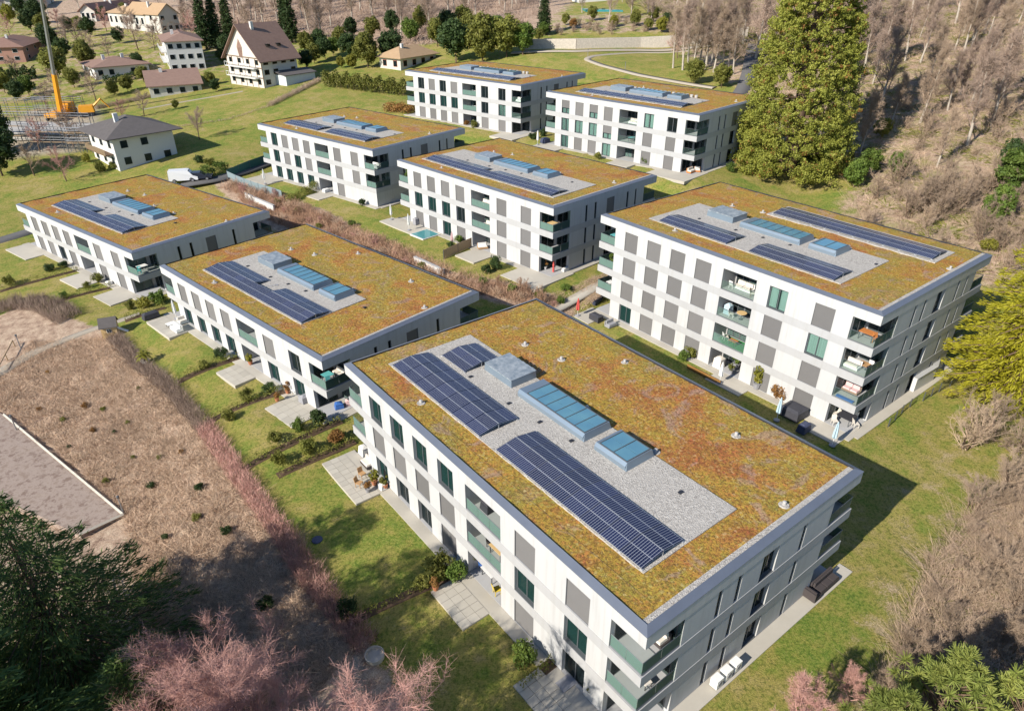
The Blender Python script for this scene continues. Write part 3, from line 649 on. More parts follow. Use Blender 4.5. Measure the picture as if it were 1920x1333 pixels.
def round_tree(seed,h,rad,n=90,per=70,leaf=.16,trunk=.3,base=.25,cl=.30):
    r=np.random.default_rng(seed); d=unit(r.normal(size=(n,3))); C=d*(r.random((n,1))**.4)*np.array([rad,rad,h*(1-base)*.5])*.9
    C[:,2]+=h*(base+(1-base)*.5); R=rad*cl*r.uniform(.6,1.25,size=n); V,F=puffs(C,R,per,leaf,r=r)
    lim=[tube_np([(0,0,-.3),(r.normal()*.1,r.normal()*.1,h*.4),(r.normal()*.2,r.normal()*.2,h*.75)],[trunk*.7,trunk*.5,trunk*.15],6)]
    for i in range(7):
        c=C[r.integers(n)]; lim.append(tube_np([(0,0,h*r.uniform(.25,.5)),tuple(c*np.array([.5,.5,.9])),tuple(c)],[trunk*.3,trunk*.2,.03],4))
    return join(lim),(V,F)
def spruce(seed,h,rad,whorls=22,per=16,leaf=.30,droop=.35,flatten=.4,tip=.06,tuft=9,thin=.34):
    r=np.random.default_rng(seed); C=[];S=[];lim=[tube_np([(0,0,-.4),(0,0,h*.5),(0,0,h)],[.018*h,.011*h,.02],6)]
    for i in range(whorls):
        f=i/(whorls-1); z=h*(.08+.90*f); L=rad*((1-f)**.85+tip)
        nb=max(5,int(per*(1-f*.55)))
        for j in range(nb):
            a=j*6.283/nb+i*1.1+r.normal()*.15; LL=L*r.uniform(.75,1.12); dz=-droop*LL*r.uniform(.6,1.2)
            lim.append(tube_np([(0,0,z),(math.cos(a)*LL,math.sin(a)*LL,z+dz)],[.008*h*(1-f)+.01,.01],3))
            n=int(tuft*max(2,LL*1.8)); t=r.random(n)**.7; w=(1-t)*LL*.30+.12
            C.append(np.stack([math.cos(a)*LL*t+r.normal(size=n)*w*.8,math.sin(a)*LL*t+r.normal(size=n)*w*.8,z+dz*t+r.normal(size=n)*.16],1)); S.append(leaf*r.uniform(.6,1.3,size=n))
    C=np.concatenate(C);S=np.concatenate(S); r2=r; N=len(C)
    a=unit(r2.normal(size=(N,3))*.7+np.array([0,0,1.0])*flatten); out=unit(C*np.array([1,1,0])+r2.normal(size=(N,3))*.5+np.array([0,0,-.25])); t=unit(out-a*(out*a).sum(1,keepdims=True)); b=np.cross(a,t); s=S[:,None]
    V=np.stack([C-t*s,C-b*s*thin,C+t*s,C+b*s*thin],1).reshape(-1,3)
    return join(lim),(V,np.arange(4*N).reshape(N,4))
def veg_mesh(key,fn,tm,cm):
    def mk():
        t,c=fn(); return np_mesh('trunk',t[0],t[1],M[tm]),np_mesh('crown',c[0],c[1],M[cm])
    return shared(key,mk)
def plant(name,meshes,loc,label,cat='tree',group=None,s=1.0,rz=None,sz=None):
    o=empty(name,loc,random.uniform(0,6.28) if rz is None else rz,label,cat,group,scale=(s,s,s*(sz or 1)))
    link('trunk' if cat!='hedge' else 'stems',meshes[0],o); link('crown',meshes[1],o); return o
def bark(name,col): 
    t=NT(name); n=t.noise(3,4,.7,vec=t.world()); t.set(t.mix(n,tuple(x*.55 for x in col),tuple(x*1.25 for x in col)),.9,0,.15); M[name]=t.m
bark('bark_grey',(.24,.20,.165)); bark('bark_brown',(.17,.115,.08)); bark('bark_pale',(.46,.405,.335))
def twigmat(name,a,b):
    t=NT(name); n=t.noise(.5,4,.6,vec=t.world()); c=t.mix(n,a,b); h=t.n('ShaderNodeHueSaturation'); t.l(t.math('MULTIPLY_ADD',t.rand(),.4,.8),h.inputs['Value']); t.l(c,h.inputs['Color']); t.set(h.outputs[0],.85,0,.15); M[name]=t.m
twigmat('twig_brown',(.29,.21,.15),(.42,.32,.235)); twigmat('twig_mauve',(.30,.22,.175),(.42,.315,.25)); twigmat('twig_red',(.44,.235,.20),(.56,.34,.285)); twigmat('twig_russet',(.38,.22,.15),(.50,.34,.23)); twigmat('twig_straw',(.52,.37,.26),(.64,.48,.35))
leafmat('leaf_dark',[(.022,.042,.016),(.045,.078,.024),(.085,.12,.035)]); leafmat('leaf_green',[(.05,.10,.02),(.11,.17,.03),(.20,.25,.05)])
leafmat('leaf_olive',[(.07,.085,.02),(.17,.18,.035),(.28,.26,.065)]); leafmat('leaf_yellow',[(.12,.13,.02),(.22,.215,.03),(.33,.29,.05)])
leafmat('leaf_cedar',[(.035,.07,.022),(.09,.15,.04),(.20,.26,.06)]); leafmat('leaf_gold',[(.28,.28,.02),(.50,.47,.035),(.66,.60,.07)],trans=.45)
leafmat('leaf_sequoia',[(.085,.10,.02),(.19,.21,.035),(.29,.30,.055),(.40,.37,.09)],scale=.5); leafmat('leaf_rust',[(.20,.085,.03),(.30,.15,.045),(.36,.22,.07)]); leafmat('leaf_pine',[(.10,.14,.03),(.22,.26,.06),(.36,.37,.10)])
# ------------------------------------------------------------------ paved and gravel surfaces
t=NT('paving'); n=t.noise(.9,5,.65,vec=t.world()); n2=t.noise(12,3,.7,vec=t.world())
hv=t.math('MULTIPLY_ADD',t.rand(),.14,.93); c=t.mix(n,(.40,.37,.315),t.mix(n2,(.52,.485,.42),(.46,.43,.37))); h=t.n('ShaderNodeHueSaturation'); t.l(hv,h.inputs['Value']); t.l(c,h.inputs['Color']); t.set(h.outputs[0],.9,0,.2); t.bump(n2,.15,.01); M['paving']=t.m
t=NT('path_gravel'); n=t.noise(2.0,5,.7,vec=t.world()); n2=t.noise(18,3,.8,vec=t.world()); t.set(t.mix(n2,t.mix(n,(.36,.315,.255),(.50,.455,.38)),(.30,.26,.21)),.95,0,.15); t.bump(n2,.5,.03); M['path']=t.m
t=NT('asphalt'); n=t.noise(.8,5,.7,vec=t.world()); n2=t.noise(25,3,.8,vec=t.world()); t.set(t.mix(n2,t.mix(n,(.13,.125,.125),(.20,.19,.185)),(.10,.10,.10)),.9,0,.2); M['asphalt']=t.m
t=NT('court_surface'); n=t.noise(1.3,6,.7,vec=t.world()); t.set(t.ramp(n,[(.38,(.22,.16,.13)),(.5,(.36,.29,.245)),(.62,(.27,.205,.165))]),.95,0,.15); t.bump(t.noise(20,3,vec=t.world()),.4,.02); M['court']=t.m
simple('stone_wall',(.50,.45,.38),.9,0,.35,2.5,.5,6); simple('timber',(.36,.26,.16),.8,0,.25,4); simple('dark_fence',(.05,.06,.065),.7)
def sheet(name,poly,mat,z=None,th=.10,lift=.05,res=1.0):
    """paving laid on the ground: thick slab with level top (z) or following the ground"""
    if z is not None:
        o=MB().prism(poly,z-th-.25,z,0).obj(name,M[mat]); return tag(o,kind='structure')
def strip(name,pts,wid,mat,lift=.07,res=1.2,th=.25):
    P=[Vector((p[0],p[1],0)) for p in pts]; c=[]
    for a,b in zip(P[:-1],P[1:]):
        k=max(1,int((b-a).length/res)); c+=[a+(b-a)*i/k for i in range(k)]
    c.append(P[-1]); c=np.array([[q.x,q.y] for q in c])
    for _ in range(2): c[1:-1]=(c[:-2]+2*c[1:-1]+c[2:])/4
    tn=unit(np.gradient(c,axis=0)); nr=np.stack([-tn[:,1],tn[:,0]],1); wv=wid if hasattr(wid,'__len__') else [wid]*len(c)
    wv=np.interp(np.linspace(0,1,len(c)),np.linspace(0,1,len(wv)),wv)[:,None]*.5
    L=c+nr*wv; Rr=c-nr*wv; rows=[]
    zt=np.maximum(np.maximum(hts(L[:,0],L[:,1]),hts(Rr[:,0],Rr[:,1])),hts(c[:,0],c[:,1]))+lift
    k=len(c); V=np.concatenate([np.c_[L,zt-th],np.c_[L,zt],np.c_[Rr,zt],np.c_[Rr,zt-th]]); F=[]
    for i in range(k-1):
        for s in range(3): a=s*k+i; F.append((a,a+1,a+k+1,a+k))
    return tag(link(name,np_mesh(name,V,np.array(F),M[mat])),kind='structure')
def tiles(par,k,x0,x1,y0,y1,size,z):
    nx_=int(round((x1-x0)/size)); ny_=int(round((y1-y0)/size)); dx=(x1-x0)/nx_; dy=(y1-y0)/ny_
    me=shared(('tile',round(dx,3),round(dy,3)),lambda:MB().taper(.006,dx-.006,.006,dy-.006,-.05,0,.006).mesh('paving_slab',[M['paving']]))
    for i in range(nx_):
        for j in range(ny_):
            link('paving_slab',me,par,(x0+i*dx,y0+j*dy,z+random.uniform(-.004,.004)))
PT={}
for nm,k,pts,x1,tl in PATIO:
    x0,_,y0,y1=patio_rect(k,pts); PT[nm]=(x0,x1,y0,y1)
    o=tag(MB().box(x0,x1,y0,y1,-.45,.0 if not tl else -.03).obj('patio',M['paving'],None,(BLK[k][0],BLK[k][1],floor_z(k)-.015),R_(BLK[k][3])),kind='structure')
    if tl: tiles(o,k,x0,x1,y0,y1,tl,.012)
for k in BLK:   # kerb strip of slabs along both visible fronts
    X,Y,zr,yaw,w,l,n=BLK[k]
    tag(MB().box(-.92,0.04,-.6,l+.5,-.4,-.01).obj('walkway',M['paving'],None,(X,Y,floor_z(k)-.02),R_(yaw)),kind='structure')
    tag(MB().box(.05,w+1.2,-.95,.04,-.4,-.012).obj('walkway',M['paving'],None,(X,Y,floor_z(k)-.02),R_(yaw)),kind='structure')
# lower-left court, paths, roads
court=[Vector((*p,-2.9)) for p in COURT]
tag(MB().prism([tuple(p)[:2] for p in court],-3.6,-2.9).obj('court',M['court']),kind='structure')
ce=MB(); 
for a,b in zip(court[1:3],court[2:4]): ce.tube([(a.x,a.y,-2.82),(b.x,b.y,-2.82)],.14,4)
tag(ce.obj('court_kerb',M['paving']),kind='structure')
strip('path',[gp(*p) for p in [(-90,742),(-30,712),(20,690),(60,660),(120,640),(170,618),(215,605),(262,590)]],[2.0,1.6,1.1,1.0],'path')
strip('path',[gp(*p) for p in [(1040,583),(1075,563),(1112,543),(1150,522),(1180,500)]],1.5,'paving')
strip('road',[gp(*p) for p in [(340,352),(375,345),(410,338),(460,322),(520,300)]],3.2,'asphalt')
strip('road',[gp(*p) for p in [(-80,470),(0,452),(40,440),(75,428)]],3.0,'asphalt')
strip('path',[gp(*p) for p in [(1290,96),(1200,99),(1110,106),(1098,112),(1130,124),(1200,142),(1290,158),(1340,166)]],[1.4,1.6,1.8,2.2,2.4],'path')
strip('road',[gp(*p) for p in [(960,101),(1080,97),(1200,95),(1300,90),(1400,76)]],3.5,'path')
strip('road',[gp(*p) for p in [(1380,185),(1395,165),(1405,140),(1412,112),(1420,85)]],[3.0,4.0,5.0],'asphalt')
strip('path',[gp(*p) for p in [(268,206),(330,194),(400,182),(455,172)]],.9,'path')
# ------------------------------------------------------------------ planting
twigmat('twig_tan',(.36,.26,.18),(.47,.36,.26))
MARKS=[('the grey-roofed house',250,270),('the low white house',225,125),('the white three-storey house',330,105),('the small cream cottage',335,160),('the half-timbered chalet',500,110),('the cream villas',275,40),('the brick house by the crane boom',55,90),('the crane mast',112,175),('the tiled cottage',780,110),('the hillside pool',1130,20),('the clipped meadow hedge',690,160),('the column cypress',1020,40),('the top left corner',0,0),('the left edge hedge',35,140),('the building site',60,250),('the leftmost block',130,360)]
ORD=['nearest','second nearest','third nearest','fourth nearest','fifth nearest','sixth nearest','seventh nearest','eighth nearest','ninth nearest','tenth nearest']
USED={}
def where(kind,px,py,marks=None):
    '''a label that singles a plant out by the thing it stands next to'''
    m=min(marks or MARKS,key=lambda q:(q[1]-px)**2+(q[2]-py)**2); dx,dy=px-m[1],py-m[2]
    d='left of' if dx<-abs(dy) else 'right of' if dx>abs(dy) else 'above' if dy<0 else 'below'
    k=(kind,d,m[0]); n=USED.get(k,0); USED[k]=n+1
    return f'{kind} {d} {m[0]}'+('' if n==0 else f', {ORD[min(n,9)]} of them')
def order(L,marks=None): return sorted(L,key=lambda e:min((q[1]-e[0])**2+(q[2]-e[1])**2 for q in (marks or MARKS)))
def tree_at(px,py,**k): return gp(px,py)
BT=[('forest%d'%i,lambda i=i:bare_tree(40+i,15,.27,.85,.22,16,4000,.026),'bark_pale','twig_mauve' if i%2 else 'twig_brown') for i in range(4)]
def bt(i): q=BT[i%4]; return veg_mesh(q[0],q[1],q[2],q[3])
def bt_spread(i): return veg_mesh(('sp',i),lambda:bare_tree(80+i,8,.42,.35,.25,11,3600,.018),'bark_brown',['twig_mauve','twig_brown','twig_red'][i%3])
def bush_bare(i): i=i%6; return veg_mesh(('bb',i),lambda:bare_tree(120+i,4.0,.42,.6,.03,7,4600,.010,stems=5),'bark_brown',['twig_brown','twig_tan','twig_brown'][i%3])
def shrub(kind,i): return veg_mesh(('sh',kind,i),lambda:round_tree(200+i,1.5,.85,30,60,.085,.06,.05,.42),'bark_brown','leaf_'+kind)
def evergreen(kind,i): return veg_mesh(('ev',kind,i),lambda:round_tree(300+i,9,3.6,85,90,.26,.28,.15,.30),'bark_brown','leaf_'+kind)
def column(kind,i): return veg_mesh(('co',kind,i),lambda:spruce(340+i,12,1.5,26,10,.28,.15,.2,.25,9),'bark_brown','leaf_'+kind)
def fir(i): return veg_mesh(('fir',i),lambda:spruce(360+i,18,3.6,24,13,.42,.32,.4,.05,8),'bark_brown','leaf_dark')
# giant conifer: lumpy cone of dense foliage clumps with brown cone clusters
def giant(seed=5,h=46.0,rad=9.9):
    r=np.random.default_rng(seed); nb=1100; z=r.random(nb)**1.2; prof=(1-z)**.60; a=r.random(nb)*6.283; Rt=rad*prof*r.uniform(.84,1.07,nb)
    T=np.stack([Rt*np.cos(a),Rt*np.sin(a),1.0+h*.97*z-.06*Rt],1); k=8; sp=np.interp(z,[0,1],[1.5,.6])
    f=r.random((nb,k,1)); C=(T[:,None]*np.concatenate([np.ones((nb,k,2))*(1-.26*f),np.ones((nb,k,1))],2)+r.normal(size=(nb,k,3))*sp[:,None,None]*np.array([.42,.42,.30])).reshape(-1,3)
    rr=np.repeat(sp,k)*r.uniform(.28,.62,size=nb*k); leaf=puffs(C,rr,34,.14,r=r,shell=.4,sq=.85)
    sel=r.random(len(C))<.10; cones=puffs(C[sel]*np.array([1.03,1.03,1]),rr[sel]*.8,14,.15,r=r)
    inner=[tube_np([(0,0,-1),(0,0,h*.5),(0,0,h*.98)],[1.3,.7,.05],10)]
    for _ in range(60):
        zz=r.random()*.8; aa=r.random()*6.283; q=rad*(1-zz)**.62*.85; inner.append(tube_np([(0,0,h*zz),(q*math.cos(aa),q*math.sin(aa),h*zz+1)],[.18,.05],4))
    return join(inner),leaf,cones
ti,lf,cn=giant(); g=gp(1483,352); o=empty('giant_conifer',(g.x+1.5,g.y+6.5,ht(g.x+1.5,g.y+6.5)),0,'giant cone-shaped conifer with rusty cone clusters beside the far apartment blocks','tree')
link('trunk',np_mesh('trunk',*ti,M['bark_brown']),o); link('crown',np_mesh('crown',*lf,M['leaf_sequoia']),o); link('cone_clusters',np_mesh('cone_clusters',*cn,M['leaf_rust']),o)
# cedars in the corners
def cedar(i,h,rad,mat,tuft=26,leaf=.26): return veg_mesh(('ced',i),lambda:spruce(400+i,h,rad,15,11,leaf,.10,.75,.10,tuft,.16),'bark_brown',mat)
plant('cedar_tree',cedar(0,16,8.5,'leaf_cedar'),(-27.5,27.5,ht(-27.5,27.5)),'dark green cedar filling the lower left corner above the court')
plant('cedar_tree',cedar(1,10,5.5,'leaf_cedar'),(-19.5,22.0,ht(-19.5,22)),'smaller dark cedar behind the pinkish leafless tree, lower left')
plant('cedar_tree',veg_mesh('gold',lambda:spruce(402,29,6.6,30,13,.26,.32,.5,.06,24,.18),'bark_brown','leaf_gold'),(48.8,56.0,ht(48.8,56)),'golden green cedar at the right edge beside the four-storey block')
# pine tip, lower right
def pine():
    r=np.random.default_rng(77); h=8.5; C=[]
    for i in range(130):
        z=r.random()**.8; R=3.6*(1-z)**.7*(.35+.65*r.random())+.15; a=r.random()*6.283; C.append((R*math.cos(a),R*math.sin(a),h*(.22+.78*z)))
    C=np.array(C); N=60; d=unit(r.normal(size=(len(C)*N,3))+np.array([0,0,.7])); P=np.repeat(C,N,0)+d*.05
    v=ribbons(P,d*(.42*r.uniform(.7,1.2,size=(len(P),1))),.030,r); lim=[tube_np([(0,0,-.3),(0,0,h*.95)],[.16,.03],6)]
    for c in C: lim.append(tube_np([(0,0,max(.5,c[2]-1.2)),tuple(c)],[.05,.02],3))
    return join(lim),v
pm=veg_mesh('pine',pine,'bark_brown','leaf_pine'); plant('pine_tree',pm,(21.8,21.3,ht(21.8,21.3)),'bright green pine tip in the lower right corner, tallest of three',s=1.05); plant('pine_tree',pm,(18.6,20.0,ht(18.6,20)),'lower green pine left of the tallest pine tip',s=.92); plant('pine_tree',pm,(25.2,20.6,ht(25.2,20.6)),'green pine cut off by the lower right corner',s=1.0)
plant('cedar_tree',cedar(3,17,6.5,'leaf_cedar'),(-27.5,17.0,ht(-27.5,17)),'tall dark cedar left of the picture whose shadow falls on the nearest lawn',s=1.4)
plant('cedar_tree',cedar(3,17,6.5,'leaf_cedar'),(-33,21.0,ht(-33,21)),'tall dark cedar beyond the lower left corner',s=1.3)
plant('cedar_tree',cedar(3,17,6.5,'leaf_cedar'),(-21.5,10.5,ht(-21.5,10.5)),'third tall cedar left of the picture, shading the lower lawn',s=1.25)
plant('evergreen_tree',evergreen('olive',0),(1.5,12.5,ht(1.5,12.5)),'evergreen tree below the picture that shades the near corner of the nearest block',s=1.0)
# leafless trees of the foreground
fg=lambda i,c,h=11:veg_mesh(('fg',i,c),lambda:bare_tree(500+i,h,.50,.6,.12,16,24000,.011,stems=2),'bark_pale',c)
plant('bare_tree',fg(0,'twig_red'),(-11.2,19.4,ht(-11.2,19.4)),'large pinkish leafless tree crown at the bottom edge, left of the nearest terrace',s=1.08,sz=.84)
plant('bare_tree',fg(1,'twig_red'),(-14.6,20.4,ht(-14.6,20.4)),'pinkish leafless tree in front of the dark cedar, lower left',s=1.0,sz=.85)
plant('bare_tree',fg(2,'twig_red'),(-6.2,17.0,ht(-6.2,17.0)),'pinkish leafless tree below the nearest lawn, bottom edge',s=1.05,sz=.85)
plant('bare_tree',veg_mesh('tallfg',lambda:bare_tree(531,15,.3,.8,.2,12,4200,.02),'bark_grey','twig_brown'),(-13.5,5.0,ht(-13.5,5)),'tall leafless tree below the picture whose shadow dapples the nearest facade',s=1.05)
plant('bare_tree',veg_mesh('tallfg',None,None,None),(-8.5,4.5,ht(-8.5,4.5)),'second tall leafless tree below the picture, shading the near corner',s=.95)
plant('bare_tree',veg_mesh(('fgs',0),lambda:bare_tree(560,5.6,.36,.7,.1,12,5200,.014),'bark_brown','twig_red'),(15.8,22.2,ht(15.8,22.2)),'small reddish leafless tree in front of the nearest block, lower right')
plant('bare_tree',veg_mesh(('fgs',0),None,None,None),(19.6,24.6,ht(19.6,24.6)),'reddish leafless sapling beside the pine, lower right',s=.62)
plant('bare_tree',veg_mesh(('fgs',0),None,None,None),(9.5,12.5,ht(9.5,12.5)),'leafless tree below the picture, shading the strip beside the nearest block',s=1.5)
for i,(px,py,s) in enumerate([(1830,960,.8),(1890,910,.9),(1870,1070,.7),(1910,1140,.8),(1820,1110,.55),(1780,1170,.5),(1870,1200,.7),(1930,1020,.9),(1740,1230,.45),(1940,1240,.9),(1700,1290,.5),(1810,1230,.6)]):
    p=gp(px,py); plant('bare_bush',bush_bare(i),p,where('leafless thicket bush',px,py,[('the pine tip',1760,1270),('the right edge, mid height',1920,1050),('the lawn beside the nearest block',1700,1080),('the bushes below the golden cedar',1860,850)]),'bush','thicket bushes at the right edge',s=s)
for i,(px,py,s) in enumerate([(1800,840,1.25),(1860,830,1.3),(1905,850,1.2)]):
    p=gp(px,py); plant('bare_bush',bush_bare(i+4),p,['big leafless bush below the golden cedar, leftmost of three','big leafless bush below the golden cedar, middle of three','big leafless bush below the golden cedar, at the picture edge'][i],'bush','bushes below the golden cedar',s=s)
# woods
def scatter(poly,n,mind,seed):
    r=np.random.default_rng(seed); P=[]; xs=[p[0] for p in poly]; ys_=[p[1] for p in poly]; t_=0
    while len(P)<n and t_<n*60:
        t_+=1; q=np.array([r.uniform(min(xs),max(xs)),r.uniform(min(ys_),max(ys_))])
        if inpoly(q[None],poly)[0] and all((q[0]-a)**2+(q[1]-b)**2>mind**2 for a,b in P): P.append(tuple(q))
    return P
def grove(poly,n,mind,seed,label,group,fn,smin,smax,name='bare_tree',cat='tree'):
    for i,(x,y) in enumerate(scatter(poly,n,mind,seed)):
        plant(name,fn(i),(x,y,ht(x,y)-.1),label,cat,group,s=random.uniform(smin,smax))
grove([(58,104),(70,92),(95,88),(140,120),(140,190),(100,190),(62,150),(60,128)],74,3.0,1,'leafless tree on the wooded slope right of the giant conifer','wood right of the giant conifer',bt,.6,1.05)
grove([(62,152),(100,192),(170,190),(220,300),(120,330),(62,300),(52,235),(60,190)],100,4.6,2,'leafless tree in the hillside wood at the upper right','hillside wood, upper right',bt,.9,1.3)
grove([(48,92),(58,78),(75,72),(100,84),(80,95),(62,102),(56,110)],58,1.9,3,'leafless bush behind the roof of the four-storey block','bushes behind the four-storey block',bush_bare,.7,1.5,'bare_bush','bush')
grove([(62,100),(90,90),(130,120),(120,150),(70,145)],75,2.2,13,'leafless undergrowth bush among the trees right of the giant conifer','undergrowth right of the giant conifer',bush_bare,.5,1.2,'bare_bush','bush')
for i,(px,py,s) in enumerate([(1262,128,.95),(1280,132,1.05),(1300,134,1.0),(1322,132,1.1),(1338,136,1.0),(1352,132,1.05),(1366,128,.9),(1290,118,1.0),(1312,116,1.0),(1335,118,.95),(1375,140,.85)]):
    p=gp(px,py); plant('bare_tree',bt(i),p,where('slender leafless tree',px,py,[('the olive bush by the path bend',1300,150),('the upper road mouth',1395,120),('the dry-stone wall end',1285,85)]),'tree','clump beside the upper road',s=s)
plant('evergreen_bush',evergreen('olive',3),gp(1300,158),'olive ivy-clad bush beside the gravel path bend, left of the pair','bush',s=.62); plant('evergreen_bush',evergreen('olive',4),gp(1352,165),'olive ivy-clad bush beside the gravel path bend, right of the pair','bush',s=.58)
grove([(-62,258),(-40,232),(-5,232),(10,262),(15,330),(-60,370),(-140,330),(-120,270)],40,5.5,4,'leafless tree in the wood at the top of the picture behind the chalet','wood behind the chalet',bt,.85,1.2)
grove([(-150,300),(-70,300),(-60,420),(-220,420)],16,9,5,'leafless tree among the hillside houses at the upper left','trees among the upper left houses',bt,.6,.95)
for px,py,i,s,kd in [(1600,352,0,.5,'green'),(1680,330,1,.45,'green'),(1650,262,2,.42,'yellow'),(1860,420,3,.6,'green'),(1895,370,4,.8,'green'),(1625,330,5,.5,'green'),(1890,330,6,.6,'dark')]:
    p=gp(px,py); plant('evergreen_bush',evergreen(kd,i%3),p,['ivy-green bush at the right foot of the giant conifer','bright ivy bush among the trees right of the giant conifer','yellow-green ivy column right of the giant conifer','laurel bush above the golden cedar','tall laurel above the golden cedar at the right edge','dark ivy bush close to the giant conifer','dark evergreen at the right edge above the laurel'][i],'bush',s=s)
# evergreens behind the far blocks and between the houses
for j,(px,py,kind,s,lab) in enumerate([(690,128,'olive',1.05,'olive-dark evergreen left of the tiled cottage'),(735,118,'dark',1.0,'dark evergreen just behind the tiled cottage, left'),(655,110,'dark',.8,'dark evergreen at the left of the evergreen clump'),(855,118,'dark',1.25,'dark evergreen right of the tiled cottage'),(905,116,'olive',1.35,'broad olive evergreen in the middle of the clump behind the farthest block'),(950,108,'olive',1.2,'olive evergreen at the right of the clump behind the farthest block'),(980,104,'green',.95,'green evergreen at the right end of the clump'),(880,92,'olive',1.1,'evergreen behind the middle of the clump'),(820,88,'olive',.9,'evergreen above the tiled cottage roof'),(770,80,'green',.8,'green evergreen above and left of the tiled cottage'),
 (930,85,'green',.9,'evergreen behind the broad olive evergreen'),(75,45,'dark',1.0,'dark round tree right of the yellow bushes, upper left'),(20,45,'yellow',.8,'yellow-green round tree in the upper left corner'),(95,95,'dark',.9,'dark tree beside the crane boom'),(110,148,'olive',1.0,'olive tree behind the crane mast'),(170,70,'dark',.75,'round dark bush among the upper left gardens'),(165,128,'olive',.9,'olive tree left of the low white house'),(225,82,'dark',.6,'small dark tree above the low white house'),(270,155,'olive',.5,'olive bush between low house and brown-roofed cottage'),(1110,40,'olive',.5,'bush below the hillside pool'),(1190,50,'olive',.55,'bush right of the hillside pool'),(1240,62,'yellow',.5,'yellow-green bush on the bank right of the pool'),(1075,55,'rust',.35,'rust-coloured bush on the bank below the pool'),(1020,68,'green',.45,'green bush at the foot of the column cypress'),(640,128,'yellow',.35,'small yellow bush near the clipped hedge'),(660,130,'yellow',.45,'yellow conifer bush beside the clipped hedge'),(30,105,'dark',.6,'dark hedge tree at left edge below the brick house')]):
    p=gp(px,py); plant('evergreen_tree',evergreen(kind,j%4),p,lab,'tree',s=s)
for j,(px,py,s,lab) in enumerate([(388,92,1.15,'tall spruce left of the chalet, leftmost of three'),(408,88,1.05,'tall spruce left of the chalet, middle of three'),(432,78,1.0,'tall spruce left of the chalet, rightmost of three'),(548,80,1.1,'dark fir behind the chalet roof'),(535,60,.9,'dark fir in the wood above the chalet')]):
    plant('spruce_tree',veg_mesh(('spr',j%2),lambda j=j:spruce(380+j,20,2.6,26,11,.42,.3,.35,.05,8),'bark_brown','leaf_dark'),gp(px,py),lab,s=s)
plant('cypress_tree',column('dark',0),gp(1020,65),'narrow column cypress on the meadow left of the hillside pool',s=1.25)
# bare garden trees
for j,(px,py,s,lab) in enumerate([(375,262,.8,'leafless tree on the meadow behind the grey-roofed house'),(180,190,1.05,'spreading leafless tree in front of the low white house'),(75,285,.8,'gnarled leafless tree in front of the scaffolding'),(140,278,.95,'leafless tree left of the grey-roofed house'),(65,330,.75,'leafless fruit tree on the lawn above the leftmost block'),(125,340,.75,'budding fruit tree behind the leftmost block roof'),(260,95,1.4,'tall leafless tree left of the white three-storey house'),(150,90,1.2,'reddish leafless tree below the upper villa'),(200,60,1.1,'leafless tree left of the cream villa'),(110,185,.9,'brownish leafless tree behind the crane'),(345,60,1.0,'leafless tree right of the cream villa'),(230,225,.6,'low reddish tree behind the grey roof'),(270,218,.7,'broad reddish tree behind the grey roof ridge'),(90,205,.8,'leafless tree beyond the scaffolding'),(1270,110,.9,'leafless bush-like tree left of the slender clump'),(300,80,1.0,'leafless tree behind the white three-storey house')]):
    plant('bare_tree',bt_spread(j),gp(px,py),lab,s=s)
# clipped hedge along the meadow and other hedges
def hedge_mesh(key,pts,wid,h,kind,per=26,leaf=.10,r=None):
    r=np.random.default_rng(len(key)*7+int(abs(pts[0][0])*10)%97); P=[np.array(p[:2]) for p in pts]; L=[np.linalg.norm(b-a) for a,b in zip(P[:-1],P[1:])]; tot=sum(L); n=int(tot*per*wid*h*1.2)+40
    t=r.random(n)*tot; C=np.empty((n,3)); acc=0
    for a,b,l_ in zip(P[:-1],P[1:],L):
        m=(t>=acc)&(t<acc+l_+1e-6); q=(t[m]-acc)/l_; d=(b-a)/l_; nn=np.array([-d[1],d[0]]); off=r.uniform(-.5,.5,m.sum())*wid
        xy=a+q[:,None]*(b-a)+off[:,None]*nn; C[m,:2]=xy; acc+=l_
    bump=1+.22*np.sin(t*1.9)+.12*np.sin(t*5.1); C[:,2]=hts(C[:,0],C[:,1])+h*bump*r.random(n)**.6
    return C,r
def leaf_hedge(name,pts,wid,h,mat,label,per=60,leaf=.09):
    C,r=hedge_mesh(name+label,pts,wid,h,mat,per); V,F=leaf_quads(C,leaf*r.uniform(.6,1.4,size=len(C)),1.1,r=r)
    st=C[::40]; S=ribbons(np.c_[st[:,:2],hts(st[:,0],st[:,1])-.1],np.c_[np.zeros((len(st),2)),np.full(len(st),h*.8)],.02,r)
    b=Vector((pts[0][0],pts[0][1],ht(pts[0][0],pts[0][1]))); o=empty(name,b,0,label,'hedge')
    off=np.array(b); link('foliage',np_mesh('foliage',V-off,F,M[mat]),o); tag(link('stems',np_mesh('stems',S[0]-off,S[1],M['bark_brown']),o),kind='stuff'); return o
